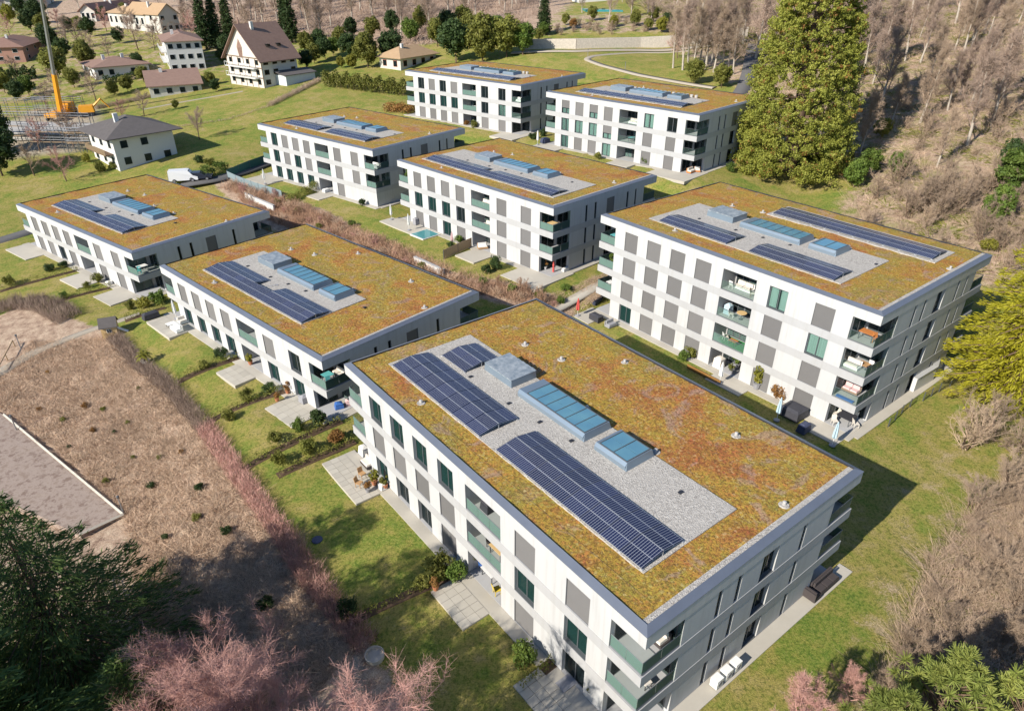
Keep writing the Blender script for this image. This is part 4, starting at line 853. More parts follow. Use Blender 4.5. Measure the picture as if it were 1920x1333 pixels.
def twig_hedge(name,pts,wid,h,mat,label,per=120,w=.011,lean=.35):
    C,r=hedge_mesh(name+label,pts,wid,h,mat,per); N=len(C); z0=hts(C[:,0],C[:,1]); f=(C[:,2]-z0); P=np.c_[C[:,:2],z0+f*.55*r.random(N)]
    D=unit(np.c_[r.normal(size=(N,2))*lean,np.ones(N)])*(h*r.uniform(.25,.75,size=(N,1))); V,F=ribbons(P,D,w*r.uniform(.7,1.5,size=N),r)
    b=Vector((pts[0][0],pts[0][1],ht(pts[0][0],pts[0][1]))); off=np.array(b); o=empty(name,b,0,label,'hedge'); link('twigs',np_mesh('twigs',V-off,F,M[mat]),o)
    k=C[::25]; S=ribbons(np.c_[k[:,:2],hts(k[:,0],k[:,1])-.1],np.c_[r.normal(size=(len(k),2))*.1,np.full(len(k),h*.7)],.02,r); tag(link('stems',np_mesh('stems',S[0]-off,S[1],M['bark_brown']),o),kind='stuff'); return o
leaf_hedge('clipped_hedge',[gp(608,162),gp(690,172),gp(762,180)],2.0,3.2,'leaf_olive','long clipped green hedge at the top of the meadow',34,.22)
leaf_hedge('clipped_hedge',[gp(195,158),gp(262,148)],1.5,1.8,'leaf_dark','dark clipped hedge in front of the low white house',34,.2)
leaf_hedge('clipped_hedge',[gp(0,152),gp(70,148)],2.0,3.0,'leaf_dark','tall dark clipped hedge at the left edge below the brick house',26,.26)
leaf_hedge('box_bush',[gp(382,335),gp(402,328)],1.8,1.8,'leaf_green','pair of clipped green box bushes beside the parked van',90,.12)
leaf_hedge('box_bush',[gp(408,326),gp(425,318)],1.8,1.7,'leaf_green','clipped green box bush behind the green fence corner',90,.12)
leaf_hedge('laurel_hedge',[gp(540,385),gp(600,352)],1.1,1.3,'leaf_olive','dense dark hedge on the terrace of the block with the blank corner',150,.09)
twig_hedge('russet_hedge',[gp(425,348),gp(475,360),gp(530,382),gp(600,415),gp(660,440)],3.6,1.3,'twig_russet','russet leafless hedge between leftmost block and the blank-cornered block',34,.013,.7)
twig_hedge('russet_hedge',[gp(655,438),gp(720,465),gp(780,492),gp(835,515)],3.4,1.4,'twig_russet','russet leafless hedge behind the two-storey block with palm lawn',34,.013,.7)
twig_hedge('russet_hedge',[gp(850,520),gp(920,545),gp(975,560),gp(1020,572)],3.0,1.4,'twig_russet','russet leafless hedge in front of the middle block terrace',34,.013,.7)
twig_hedge('twig_hedge',[gp(205,625),gp(265,690),gp(330,742),gp(385,805)],1.5,1.25,'twig_mauve','reddish twig hedge along the lawn with the playhouse',150,.010,.6)
twig_hedge('twig_hedge',[gp(385,805),gp(430,868),gp(480,940),gp(530,1005)],1.5,1.25,'twig_red','reddish twig hedge along the lawn below the pale terrace, middle stretch',150,.010,.6)
twig_hedge('twig_hedge',[gp(530,1005),gp(575,1075),gp(625,1140),gp(690,1215)],1.7,1.3,'twig_red','reddish twig hedge in the tree shadow beside the nearest lawn',140,.010,.6)
twig_hedge('twig_hedge',[gp(-40,590),gp(40,570),gp(90,575),gp(130,600)],3.2,1.3,'twig_mauve','brown twig hedge below the leftmost block lawns',90,.013)
twig_hedge('meadow_hedge',[gp(505,200),gp(545,180),gp(600,152)],1.5,1.2,'twig_brown','thin brown hedge climbing the meadow below the chalet',60,.02)
twig_hedge('meadow_hedge',[gp(265,248),gp(340,238),gp(430,225),gp(505,200)],.8,.6,'twig_brown','low brown field hedge crossing the meadow',60,.02)
twig_hedge('meadow_hedge',[gp(180,205),gp(230,195),gp(285,182)],1.6,1.2,'twig_brown','brown hedge in front of the low white house garden',60,.02)
leaf_hedge('meadow_hedge',[gp(725,208),gp(775,212)],3.2,1.5,'leaf_rust','rust-coloured shrubs at the left end of the farthest block',40,.16)
# low planted strips between the gardens
t=NT('soil'); n=t.noise(5,4,.7,vec=t.world()); t.set(t.mix(n,(.07,.045,.03),(.17,.115,.075)),.95,0,.1); t.bump(n,.6,.05); M['soil']=t.m
SEP=[((0,547),(147,507),'on the leftmost lawn, farthest strip'),((90,572),(210,539),'on the leftmost lawn, nearer strip'),((235,603),(310,578),'above the playhouse'),((333,717),(447,671),'between the palm lawn and the next terrace'),((383,797),(533,734),'between the second and third lawns of the palm block'),((457,880),(640,790),'below the pale corner terrace of the palm block'),((520,893),(665,828),'above the nearest block terrace'),((650,1168),(838,1083),'between the two nearest lawns'),((975,1290),(1055,1228),'beside the lowest terrace of the nearest block')]
for a,b,w_ in SEP:
    strip('planting_bed',[gp(*a),gp(*b)],.75,'soil',.05,1.0,.2)
    leaf_hedge('garden_strip',[gp(*a),gp(*b)],.6,.75,'leaf_olive','low mixed planting strip '+w_,150,.075)
SH=[(95,508,'dark',.8,'left of two dark shrubs by the leftmost block'),(120,500,'dark',.85,'right of two dark shrubs by the leftmost block'),(20,535,'olive',.8,'olive shrub on the leftmost lawn'),(120,558,'green',.55,'small shrub on the leftmost lawn strip'),(85,562,'dark',.5,'dark shrub at the twig hedge end, left'),(185,530,'olive',.8,'bush beside the leftmost block corner terrace'),(165,540,'olive',.6,'smaller bush beside the leftmost block corner terrace'),(270,578,'yellow',1.1,'bright yellow-green bush by the palm block corner'),(300,570,'green',1.2,'green bush touching the palm block corner'),(245,580,'olive',.7,'olive bush left of the bright yellow-green bush'),(385,690,'olive',.75,'left shrub of the pair on the palm lawn'),(415,672,'dark',.85,'right shrub of the pair on the palm lawn'),(465,750,'olive',.75,'shrub at the strip below the second palm block terrace'),(505,735,'dark',.8,'shrub close to the palm block wall'),(430,788,'olive',.7,'shrub at the twig hedge end of the middle strip'),(560,808,'green',.7,'shrub below the corner terrace'),(600,795,'dark',.9,'dark shrub at the corner terrace edge'),(515,830,'olive',.75,'shrub on the lawn strip under the corner terrace'),(580,848,'olive',.8,'olive shrub on the narrow lawn'),(630,828,'rust',.95,'orange-brown shrub beside the nearest block terrace'),(525,870,'olive',.7,'shrub at the left end of the narrow lawn'),(825,1075,'olive',1.15,'olive shrub by the nearest terrace corner'),(855,1085,'green',.95,'variegated green shrub at the nearest terrace corner'),(790,1100,'olive',.7,'small shrub left of the nearest terrace'),(655,1155,'dark',.8,'dark shrub at the lower end of the dividing strip'),(985,1240,'green',1.0,'rounded green shrub beside the lowest terrace'),(500,1140,'dark',.6,'dark shrub in the tree shadow'),(1300,668,'olive',1.05,'olive shrub below the four-storey block, by the corten edge'),(1280,676,'green',.8,'green shrub below the four-storey block wall'),(1460,748,'rust',.9,'russet shrub by the covered furniture'),(930,505,'dark',1.0,'dark shrub hiding the middle block wall'),(912,512,'dark',.85,'dark shrub left of the middle block corner terrace'),(860,455,'green',.7,'shrub between the middle block terraces'),(845,465,'dark',.65,'dark shrub beside the timber screen'),(890,240,'olive',.9,'shrub in front of the farthest block, left'),(905,238,'green',1.0,'shrub in front of the farthest block, middle'),(922,236,'olive',.9,'shrub in front of the farthest block, right'),(875,235,'rust',.8,'reddish shrub in front of the farthest block'),(1000,262,'dark',1.0,'dark shrub between the two farthest blocks'),(1018,256,'dark',.9,'dark shrub in the gap of the two farthest blocks'),(1120,297,'olive',.9,'olive shrub in front of the conifer-side block'),(1210,308,'green',.8,'green shrub in front of the conifer-side block'),(1370,322,'green',.9,'green shrub under the giant conifer'),(680,385,'dark',.7,'small dark shrub below the blank white corner'),(215,318,'olive',1.2,'bush at the foot of the grey-roofed house'),(190,322,'olive',1.1,'bush left of the grey-roofed house'),(162,305,'yellow',1.0,'yellow-green bush left of the grey-roofed house'),(395,310,'olive',1.2,'garden bush behind the parked van'),(375,305,'dark',1.2,'dark garden bush behind the parked van'),(1185,540,'olive',.7,'bush on the bank beside the paved path'),(1060,545,'green',.7,'bush at the lower end of the bank'),(205,160,'straw' if False else 'yellow',.9,'pampas-coloured bush before the low white house'),(1850,470,'yellow',1.3,'yellow-green bush above the golden cedar')]
for j,(px,py,kd,s,lab) in enumerate(SH):
    p=gp(px,py); plant('garden_shrub',shrub(kd,j%3),p,lab if 'shrub' in lab or 'bush' in lab else lab+' shrub','shrub',s=s,sz=random.uniform(.65,1.3))
# small shrubs dotted over the mulched slope
SM=[('the lower left court corner',232,965),('the court edge lamp',32,808),('the playhouse',212,615),('the stepped gravel path',60,650),('the twig hedge bend',330,740),('the dark cedar top',180,990),('the shaded hedge',480,960)]
for j,(px,py,kd,s) in enumerate(order([(160,765,'rust',.6),(75,770,'rust',.45),(195,770,'olive',.45),(175,810,'rust',.5),(120,790,'olive',.5),(215,812,'dark',.4),(240,795,'olive',.4),(285,915,'dark',.6),(375,918,'dark',.7),(370,975,'olive',.6),(425,1000,'dark',.7),(300,860,'olive',.4),(130,840,'dark',.35),(250,860,'olive',.4),(90,700,'rust',.4),(200,905,'olive',.5),(260,730,'olive',.35),(340,850,'rust',.4),(310,1010,'dark',.5)],SM)):
    plant('slope_shrub',shrub(kd,j%3),gp(px,py),where({'dark':'small dark','olive':'small olive','rust':'small rusty'}[kd]+' slope shrub',px,py,SM),'shrub','small shrubs on the mulched slope',s=s*.7)
# dry brush, leaf litter and long grass: countless
def litter(name,poly,n,h,w,mat,label,lie=.8,seed=1,dens=None):
    r=np.random.default_rng(seed); xs=[p[0] for p in poly]; ys_=[p[1] for p in poly]; P=np.empty((0,2))
    while len(P)<n:
        q=np.c_[r.uniform(min(xs),max(xs),n),r.uniform(min(ys_),max(ys_),n)]; q=q[inpoly(q,poly)]
        nz=np.sin(q[:,0]*.9+np.sin(q[:,1]*.7)*1.5)*np.sin(q[:,1]*1.1+q[:,0]*.3); q=q[r.random(len(q))<.45+.4*nz]; P=np.concatenate([P,q])
    P=P[:n]; z=hts(P[:,0],P[:,1]); D=unit(np.c_[r.normal(size=(n,2))*lie,np.abs(r.normal(size=n))*.5+.35])*(h*r.uniform(.4,1.5,size=(n,1)))
    V,F=ribbons(np.c_[P,z-.02],D,w*r.uniform(.6,1.5,size=n),r); o=link(name,np_mesh(name,V,F,M[mat])); return tag(o,label,'brush',None,'stuff')
SL=poly_px([(0,700),(60,640),(215,632),(330,745),(440,880),(520,990),(600,1105),(680,1210),(560,1330),(300,1333),(232,962),(30,782),(-40,750)])
litter('dry_brush',SL,110000,.30,.012,'twig_straw','dry mulch and cut stems covering the slope at the left',1.0,11)
litter('dry_brush',SL,20000,.40,.010,'twig_brown','thin dead stems on the slope at the left',.6,12)
HB=[gp(*p) for p in [(430,345),(520,372),(640,425),(760,480),(880,530),(1040,560),(1050,592),(900,552),(760,510),(600,455),(470,400)]]
litter('dry_brush',[tuple(p)[:2] for p in HB],40000,.6,.012,'twig_russet','russet undergrowth on the planted bank between the block rows',.6,13)
def tufts(name,poly,n,per,h,rad,w,mat,label,seed=1):
    '''clumps of stems fanning out of one root'''
    r=np.random.default_rng(seed); xs=[p[0] for p in poly]; ys_=[p[1] for p in poly]; P=np.empty((0,2))
    while len(P)<n:
        q=np.c_[r.uniform(min(xs),max(xs),n),r.uniform(min(ys_),max(ys_),n)]; P=np.concatenate([P,q[inpoly(q,poly)]])
    P=P[:n]; sz=np.repeat(r.gamma(4,.25,size=n),per); C=np.repeat(P,per,0); N=len(C); off=r.normal(size=(N,2))*rad*sz[:,None]; B0=C+off*.55; z=hts(B0[:,0],B0[:,1])
    D=np.c_[off*.9+r.normal(size=(N,2))*h*.25,h*sz*r.uniform(.45,1.1,size=N)]; V,F=ribbons(np.c_[B0,z-.03],D,w*r.uniform(.6,1.4,size=N),r)
    return tag(link(name,np_mesh(name,V,F,M[mat])),label,'brush',None,'stuff')
WD=[(48,92),(58,76),(75,66),(120,60),(140,120),(130,190),(70,190),(54,160),(60,128),(56,112)]
tufts('undergrowth',WD,2600,26,1.0,.7,.016,'twig_brown','brown undergrowth of the wood at the right',14); tufts('undergrowth',WD,1300,24,.7,.6,.016,'twig_straw','straw-coloured undergrowth of the wood at the right',15)
tufts('bramble',WD,900,40,.35,.8,.06,'leaf_olive','olive bramble leaves on the floor of the wood at the right',16)
HW=[(60,190),(130,190),(220,300),(120,330),(50,330),(46,240)]
tufts('undergrowth',HW,2400,22,1.6,1.2,.035,'twig_mauve','mauve undergrowth of the hillside wood, upper right',17); tufts('bramble',HW,700,30,.6,1.6,.10,'leaf_olive','olive bramble leaves in the hillside wood, upper right',18)
tufts('undergrowth',RB,2600,26,.5,.35,.009,'twig_brown','brown undergrowth in the thicket at the right edge',19); tufts('undergrowth',RB,1500,26,.6,.35,.009,'twig_straw','straw-coloured undergrowth in the thicket at the right edge',20); tufts('bramble',RB,500,26,.18,.4,.03,'leaf_olive','olive bramble leaves in the thicket at the right edge',21)
tufts('undergrowth',[(-62,258),(-40,232),(-5,232),(10,262),(15,330),(-60,370),(-140,330),(-120,270)],1800,22,1.6,1.2,.035,'twig_mauve','mauve undergrowth of the wood at the top',22)
tufts('dry_brush',SL,3600,24,.32,.24,.011,'twig_straw','straw tufts on the mulched slope at the left',23); tufts('dry_brush',SL,1100,24,.36,.26,.010,'twig_brown','dead stem tufts on the mulched slope at the left',24)
litter('undergrowth',poly_px([(1000,560),(1060,545),(1180,500),(1200,520),(1120,560),(1060,600)]),12000,.4,.012,'twig_straw','dry grass on the bank beside the paved path',.8,18)

for j,(px,py,kd,s_) in enumerate(order([(5,330,'dark',1.1),(-5,290,'dark',1.2),(60,60,'dark',.9),(40,30,'dark',.8),(85,65,'olive',.8),(130,60,'dark',.6),(150,60,'olive',.6),(195,40,'dark',.6),(235,30,'olive',.55),(355,100,'dark',.55),(375,120,'olive',.5),(420,120,'dark',.6),(428,105,'dark',.7),(575,130,'dark',.6),(590,120,'olive',.65),(610,112,'dark',.7),(625,105,'green',.6),(600,95,'dark',.7),(575,100,'olive',.7),(700,75,'olive',.8),(735,62,'dark',.8),(790,60,'olive',.9),(660,70,'dark',.7),(840,70,'dark',.9),(870,62,'olive',.9),(640,90,'olive',.7),(260,128,'dark',.5),(120,110,'dark',.7),(140,165,'olive',.6),(215,180,'olive',.45),(240,172,'olive',.5),(330,205,'olive',.25),(395,160,'olive',.4),(405,172,'dark',.35),(10,175,'olive',.7),(55,180,'green',.6),(35,190,'dark',.6),(1060,48,'olive',.4),(1150,52,'yellow',.4),(1215,58,'olive',.4),(1225,42,'olive',.5),(1010,78,'olive',.4),(1250,50,'dark',.45)])):
    p=gp(px,py); plant('garden_tree',evergreen(kd,j%4),p,where({'dark':'dark evergreen','olive':'olive evergreen','green':'green evergreen','yellow':'yellow-green evergreen'}[kd]+' bush',px,py),'tree','evergreens of the hillside gardens',s=s_)
for j,(px,py,s_) in enumerate(order([(30,150,.9),(130,95,1.0),(170,105,1.0),(240,60,1.2),(290,95,1.1),(205,110,.9),(360,75,1.2),(400,60,1.3),(460,60,1.3),(480,40,1.4),(520,40,1.4),(580,60,1.4),(620,50,1.4),(660,40,1.5),(700,35,1.5),(745,35,1.5),(790,30,1.5),(840,30,1.5),(600,85,1.2),(20,70,1.0),(110,55,1.0),(150,20,1.1),(90,30,1.1),(40,10,1.2),(250,20,1.2),(300,15,1.2),(350,10,1.2),(395,25,1.2),(440,20,1.3),(500,15,1.4)])):
    plant('bare_tree',bt_spread(j) if j<12 else bt(j),gp(px,py),where('leafless tree',px,py),'tree','bare trees among the upper left houses',s=s_*(.9 if j<12 else .72))
grove([(30,236),(52,236),(60,300),(30,330),(10,300)],10,6,31,'leafless tree above the hillside pool meadow','trees above the pool meadow',bt,.45,.75)
grove(poly_px([(1000,70),(1290,66),(1290,40),(1060,44)]),40,1.8,32,'leafless bank shrub above the upper road wall','bank shrubs above the upper road',bush_bare,.35,.7,'bare_bush','bush')
grove(poly_px([(1640,1333),(1680,1230),(1730,1130),(1770,1060),(1810,1000),(1880,930),(1990,880),(2050,1250),(1700,1420)]),48,1.5,33,'low leafless bush in the brown thicket at the right','low thicket bushes at the right',bush_bare,.25,.6,'bare_bush','bush')

def bank_bush(i): i=i%4; return veg_mesh(('bk',i),lambda:bare_tree(640+i,2.6,.42,.7,.03,6,2600,.010,stems=5),'bark_brown',['twig_russet','twig_straw','twig_russet','twig_red'][i])
grove([tuple(p)[:2] for p in HB],85,1.1,34,'knee-high russet shrub on the planted bank between the block rows','russet bank shrubs between the block rows',bank_bush,.35,.75,'bank_shrub','shrub')
for j,(px,py,kd) in enumerate([(520,385,'olive'),(600,430,'olive'),(660,425,'green'),(700,455,'olive'),(790,505,'olive'),(905,535,'green'),(960,548,'green'),(1010,560,'olive'),(560,400,'olive'),(1050,570,'green')]):
    plant('bank_shrub',shrub(kd,j%3),gp(px,py),where('green bank shrub',px,py,[('the short white wall',490,385),('the plunge pool',797,440),('the middle block corner terrace',1000,530),('the timber screen',860,470)]),'shrub','green shrubs on the russet bank',s=.7)
# ------------------------------------------------------------------ neighbouring houses
def tilemat(name,a,b,sc_=3.2):
    t=NT(name); n=t.noise(1.2,5,.7,vec=t.world()); w=t.n('ShaderNodeTexWave',wave_type='BANDS',bands_direction='Z'); w.inputs['Scale'].default_value=sc_; t.l(t.world(),w.inputs['Vector'])
    t.set(t.mix(n,a,b),.85,0,.2); t.bump(w.outputs[0],.5,.06); M[name]=t.m
tilemat('roof_brown',(.20,.125,.10),(.33,.22,.175)); tilemat('roof_orange',(.34,.215,.125),(.50,.36,.22)); tilemat('roof_grey',(.09,.082,.08),(.155,.14,.135)); tilemat('roof_rust',(.20,.11,.085),(.33,.21,.165))
simple('house_white',(.60,.595,.58),.8,0,.06); simple('house_cream',(.55,.525,.475),.8,0,.08); simple('house_brick',(.36,.20,.155),.85,0,.15); simple('house_blue',(.55,.58,.60),.8)
simple('timber_dark',(.16,.10,.06),.8); simple('shutter_red',(.30,.09,.05),.7); simple('pool_water',(.04,.22,.24),.15,0,.1,2); simple('orange_paint',(.75,.33,.02),.45); simple('steel',(.30,.31,.33),.45,.6); simple('concrete_raw',(.42,.40,.37),.9,0,.15)
def house(name,c,r,l,h,roof,wall,rtype,label,rh=None,ov=.7,storeys=2,cols=(4,3),ridge='x',chim=1,win='house_white',balcony=False,dep=None):
    C=gp(*c); Rr=gp(*r,z=C.z); L=gp(*l,z=C.z); ux=(Rr-C); ux.z=0; w=ux.length; ux.normalize(); vy=Vector((-ux.y,ux.x,0)); d=dep or max(5.0,abs((L-C).dot(vy)))
    yaw=math.atan2(ux.y,ux.x); o=empty(name,C,yaw,label,'house')
    wl=MB(); wl.box(0,w,0,d,-3.5,h); rh=rh or h*.4
    rz0=h; e=ov
    if rtype=='gable':
        if ridge=='x': wl.add([(0,0,h),(0,d,h),(0,d/2,h+rh),(w,0,h),(w,d,h),(w,d/2,h+rh)],[(0,2,1),(3,4,5)])
        else: wl.add([(0,0,h),(w,0,h),(w/2,0,h+rh),(0,d,h),(w,d,h),(w/2,d,h+rh)],[(0,1,2),(3,5,4)])
    wl.obj('wall',M[wall],o); t=.22; rf=MB()
    if rtype=='gable':
        if ridge=='x':
            k=rh/(d/2); rf.extr([(-e,h-e*k),(d/2,h+rh),(d+e,h-e*k),(d+e,h-e*k+t),(d/2,h+rh+t*1.2),(-e,h-e*k+t)],'x',-e,w+e)
        else:
            k=rh/(w/2); rf.extr([(-e,h-e*k),(w/2,h+rh),(w+e,h-e*k),(w+e,h-e*k+t),(w/2,h+rh+t*1.2),(-e,h-e*k+t)],'y',-e,d+e)
    else:
        x0,x1,y0,y1=-e,w+e,-e,d+e; q=min(x1-x0,y1-y0)/2*.98
        if (x1-x0)>=(y1-y0): A,B_=(x0+q,(y0+y1)/2),(x1-q,(y0+y1)/2)
        else: A,B_=((x0+x1)/2,y0+q),((x0+x1)/2,y1-q)
        v=[(x0,y0,h),(x1,y0,h),(x1,y1,h),(x0,y1,h),(x0,y0,h+.15),(x1,y0,h+.15),(x1,y1,h+.15),(x0,y1,h+.15),(*A,h+rh),(*B_,h+rh)]
        f=[(3,2,1,0),(0,1,5,4),(1,2,6,5),(2,3,7,6),(3,0,4,7)]
        f+=[(4,5,9,8),(5,6,9),(6,7,8,9),(7,4,8)] if (x1-x0)>=(y1-y0) else [(4,5,8),(5,6,9,8),(6,7,9),(7,4,8,9)]
        rf.add(v,f)
    ro=rf.obj('roof',M[roof],o)
    for i in range(chim):
        cx,cy=w*(.3+.35*i),d*.42; MB().box(cx-.4,cx+.4,cy-.3,cy+.3,h+.2,h+rh+.7).obj('chimney',M['house_white'],ro)
    sh=h/storeys
    for s in range(storeys):
        for i in range(cols[0]):
            x=w*(i+.5)/cols[0]; ww=min(1.3,w/cols[0]*.55)
            if random.random()<.12: continue
            f_=MB().box(x-ww/2-.08,x+ww/2+.08,-.05,.02,s*sh+sh*.30,s*sh+sh*.82).obj('window',M[win],o); MB().box(x-ww/2,x+ww/2,-.075,-.052,s*sh+sh*.34,s*sh+sh*.78).obj('pane',M['dark_glass'],f_)
        for i in range(cols[1]):
            y=d*(i+.5)/cols[1]; ww=min(1.3,d/cols[1]*.55)
            f_=MB().box(-.05,.02,y-ww/2-.08,y+ww/2+.08,s*sh+sh*.28,s*sh+sh*.82).obj('window',M[win],o); MB().box(-.075,-.052,y-ww/2,y+ww/2,s*sh+sh*.32,s*sh+sh*.78).obj('pane',M['dark_glass'],f_)
        if balcony and s>0:
            b=MB().box(-1.4,-.02,d*.1,d*.95,s*sh-.18,s*sh).obj('balcony',M['house_white'],o); g=MB()
            g.box(-1.42,-1.36,d*.1,d*.95,s*sh+.9,s*sh+1.0)
            for i in range(14): yy=d*(.1+.85*i/13); g.box(-1.41,-1.37,yy-.05,yy+.05,s*sh,s*sh+.9)
            g.obj('balustrade',M['house_white'],b)
    return o,w,d,C,yaw
house('white_house',(322,138),(388,134),(284,124),8.4,'roof_brown','house_white','hip','white three-storey house with balconies and dark hip roof on the left hillside',1.9,.8,3,(4,2),balcony=True)
house('low_house',(182,151),(283,142),(160,140),3.3,'roof_brown','house_white','hip','low white house with brown hip roof, left of the white three-storey house',2.0,.9,1,(5,2),chim=2)
house('cottage',(284,185),(381,178),(280,166),2.9,'roof_brown','house_cream','gable','small cream cottage with brown gable roof below the white three-storey house',2.6,.6,1,(4,1))
ch,w,d,C,yaw=house('chalet',(497,166),(562,156),(440,155),7.2,'roof_brown','house_cream','gable','half-timbered chalet with steep brown roof, balconies and a spire',7.5,1.0,3,(4,4),'x',1,'timber_dark',balcony=True)
MB().lathe([(1.3,7.0),(1.5,9.2),(1.55,9.3),(.75,12.5),(.05,16.5)],8,0,(1.0,d*.55)).obj('turret',M['roof_brown'],ch)
tb=MB()
for zz in (2.4,4.8,7.1): tb.box(-.07,-.01,0,d,zz-.12,zz+.12)
for i in range(7): tb.box(-.08,-.01,d*i/6-.08,d*i/6+.08,0.0,7.1)
tb.obj('timber_frame',M['timber_dark'],ch)
an=MB(); an.box(w*.35,w*1.2,-4.2,-.02,-1.0,2.9); a_=an.obj('annex',M['house_blue'],ch); MB().add([(w*.3,-4.5,2.9),(w*1.25,-4.5,2.9),(w*1.25,-.01,3.7),(w*.3,-.01,3.7),(w*.3,-4.5,3.05),(w*1.25,-4.5,3.05),(w*1.25,-.01,3.85),(w*.3,-.01,3.85)],[(3,2,1,0),(4,5,6,7),(0,1,5,4),(1,2,6,5),(3,0,4,7)]).obj('annex_roof',M['roof_grey'],a_)
for i in (0,1): MB().box(w*(.35+.3*i),w*(.35+.3*i)+1.0,d*.12,d*.12+.9,9.5,10.2).obj('roof_window',M['dark_glass'],ch)
gh,w,d,C,yaw=house('grey_roof_house',(226,322),(336,301),(178,300),6.2,'roof_grey','house_white','hip','white two-storey house with wide dark grey hip roof above the leftmost block',2.8,1.6,2,(3,3),balcony=False,dep=12)
b=MB().box(-1.5,-.02,d*.1,d*.9,2.9,3.1).obj('balcony',M['timber_dark'],gh); g=MB()
for i in range(24): yy=d*(.1+.8*i/23); g.box(-1.5,-1.44,yy-.09,yy+.09,3.1,4.05)
g.obj('balustrade',M['timber'],b)
house('cream_villa',(305,64),(340,61),(291,55),6.5,'roof_orange','house_cream','gable','cream villa wing with orange tiled gable roof, upper left',3.0,.6,2,(3,2),'y')
v_,w,d,C,yaw=house('cream_villa',(208,50),(276,56),(204,43),4.8,'roof_orange','house_cream','hip','long cream villa with orange roof and arcade, upper left',2.4,.6,1,(7,3),chim=1)
house('brick_house',(50,117),(92,101),(16,101),4.4,'roof_rust','house_brick','hip','reddish brick house with tiled roof left of the crane boom',2.4,.7,2,(3,3))
house('hillside_house',(155,42),(182,42),(112,28),4.2,'roof_rust','house_cream','gable','cream house with rust tiled gable roof at the top left',2.2,.8,1,(3,5),'y',2)
house('tile_cottage',(752,133),(818,122),(742,122),3.0,'roof_orange','house_cream','hip','cream cottage with orange-brown tiled hip roof behind the farthest block',2.6,.9,1,(4,2),win='shutter_red',dep=8)
house('edge_house',(0,112),(28,100),(-30,104),3.6,'roof_rust','house_brick','hip','brown tiled house cut by the left edge above the dark hedge',2.0,.7,1,(3,2))
house('edge_house',(-12,28),(14,22),(-30,18),4.4,'roof_grey','house_white','gable','white gabled house in the top left corner',2.2,.6,2,(3,2))
house('hillside_house',(75,18),(104,12),(62,10),4.0,'roof_rust','house_cream','hip','small tiled house above the crane boom',2.0,.7,1,(3,2))
house('hill_house',(1085,6),(1165,5),(1078,2),3.2,'roof_rust','house_white','hip','white house above the hillside pool at the top edge',1.8,.6,1,(6,2),dep=9)
# hillside pool, upper retaining wall
p0,p1,p2,p3=[gp(*q) for q in [(1090,19),(1160,20),(1168,23),(1098,23)]]; zz=max(p.z for p in (p0,p1,p2,p3))+.25
tag(MB().prism([tuple(p)[:2] for p in (p3,p2,p1,p0)],zz-2.5,zz).obj('swimming_pool',M['pool_water']),'long turquoise swimming pool on the hillside at the top','pool')
def wall_px(name,pts,h,th,mat,label,cat='wall',base=None,coping=None):
    P=[gp(*p) if base is None else gp(*p,z=base) for p in pts]; o=empty(name,P[0],0,label,cat); m=MB(); cp=MB()
    for a,b in zip(P[:-1],P[1:]):
        d=(b-a); d.z=0; d.normalize(); nn=Vector((-d.y,d.x,0))*th/2; a0,b0=a-P[0],b-P[0]
        for q,hh,e0,e1 in ((m,0,-.8,h),(cp,1,h+.002,h+.10)):
            s=nn*(1.25 if hh else 1); A=[a0+s,a0-s,b0-s,b0+s]; v=[(p.x,p.y,p.z+e0) for p in A]+[(p.x,p.y,p.z+e1) for p in A]
            q.add(v,[(0,1,2,3)[::-1],(4,5,6,7),(0,1,5,4),(1,2,6,5),(2,3,7,6),(3,0,4,7)])
    m.obj('wall_body',M[mat],o)
    if coping: cp.obj('coping',M[coping],o)
    return o
wall_px('stone_wall',[(985,93),(1080,92),(1200,89),(1300,84),(1400,70)],2.6,.8,'stone_wall','pale dry-stone retaining wall along the upper road')
wall_px('retaining_wall',[(462,372),(515,396)],.9,.3,'house_white','short white concrete wall with timber fence by the leftmost block rear corner',coping='band')
wall_px('retaining_wall',[(778,492),(832,517)],.8,.3,'house_white','short white concrete wall behind the palm block roof',coping='band')
wall_px('retaining_wall',[(1708,735),(1745,712),(1752,690)],1.6,.4,'house_white','white ramp wall at the right rear of the four-storey block',coping='band')
wall_px('edge_board',[(1288,690),(1350,722)],.5,.08,'leaf_rust','corten steel garden edge below the four-storey block','fence')
def fence(name,pts,h,mat,label,npost=6,post='frame_metal'):
    P=[gp(*p) for p in pts]; o=empty(name,P[0],0,label,'fence')
    for a,b in zip(P[:-1],P[1:]):
        n=max(2,int((b-a).length/2.2))
        for i in range(n):
            q0=a+(b-a)*i/n-P[0]; q1=a+(b-a)*(i+1)/n-P[0]
            q0.z=ht(q0.x+P[0].x,q0.y+P[0].y)-P[0].z; q1.z=ht(q1.x+P[0].x,q1.y+P[0].y)-P[0].z
            d=(q1-q0); d.z=0; d.normalize(); s=Vector((-d.y,d.x,0))*.015; A=[q0+d*.04+s,q0+d*.04-s,q1-d*.04-s,q1-d*.04+s]
            v=[(p.x,p.y,p.z+.05) for p in A]+[(p.x,p.y,p.z+h) for p in A]; MB().add(v,[(3,2,1,0),(4,5,6,7),(0,1,5,4),(1,2,6,5),(2,3,7,6),(3,0,4,7)]).obj('panel',M[mat],o)
            MB().box(q0.x-.035,q0.x+.035,q0.y-.035,q0.y+.035,q0.z-.1,q0.z+h+.08).obj('post',M[post],o)
    return o
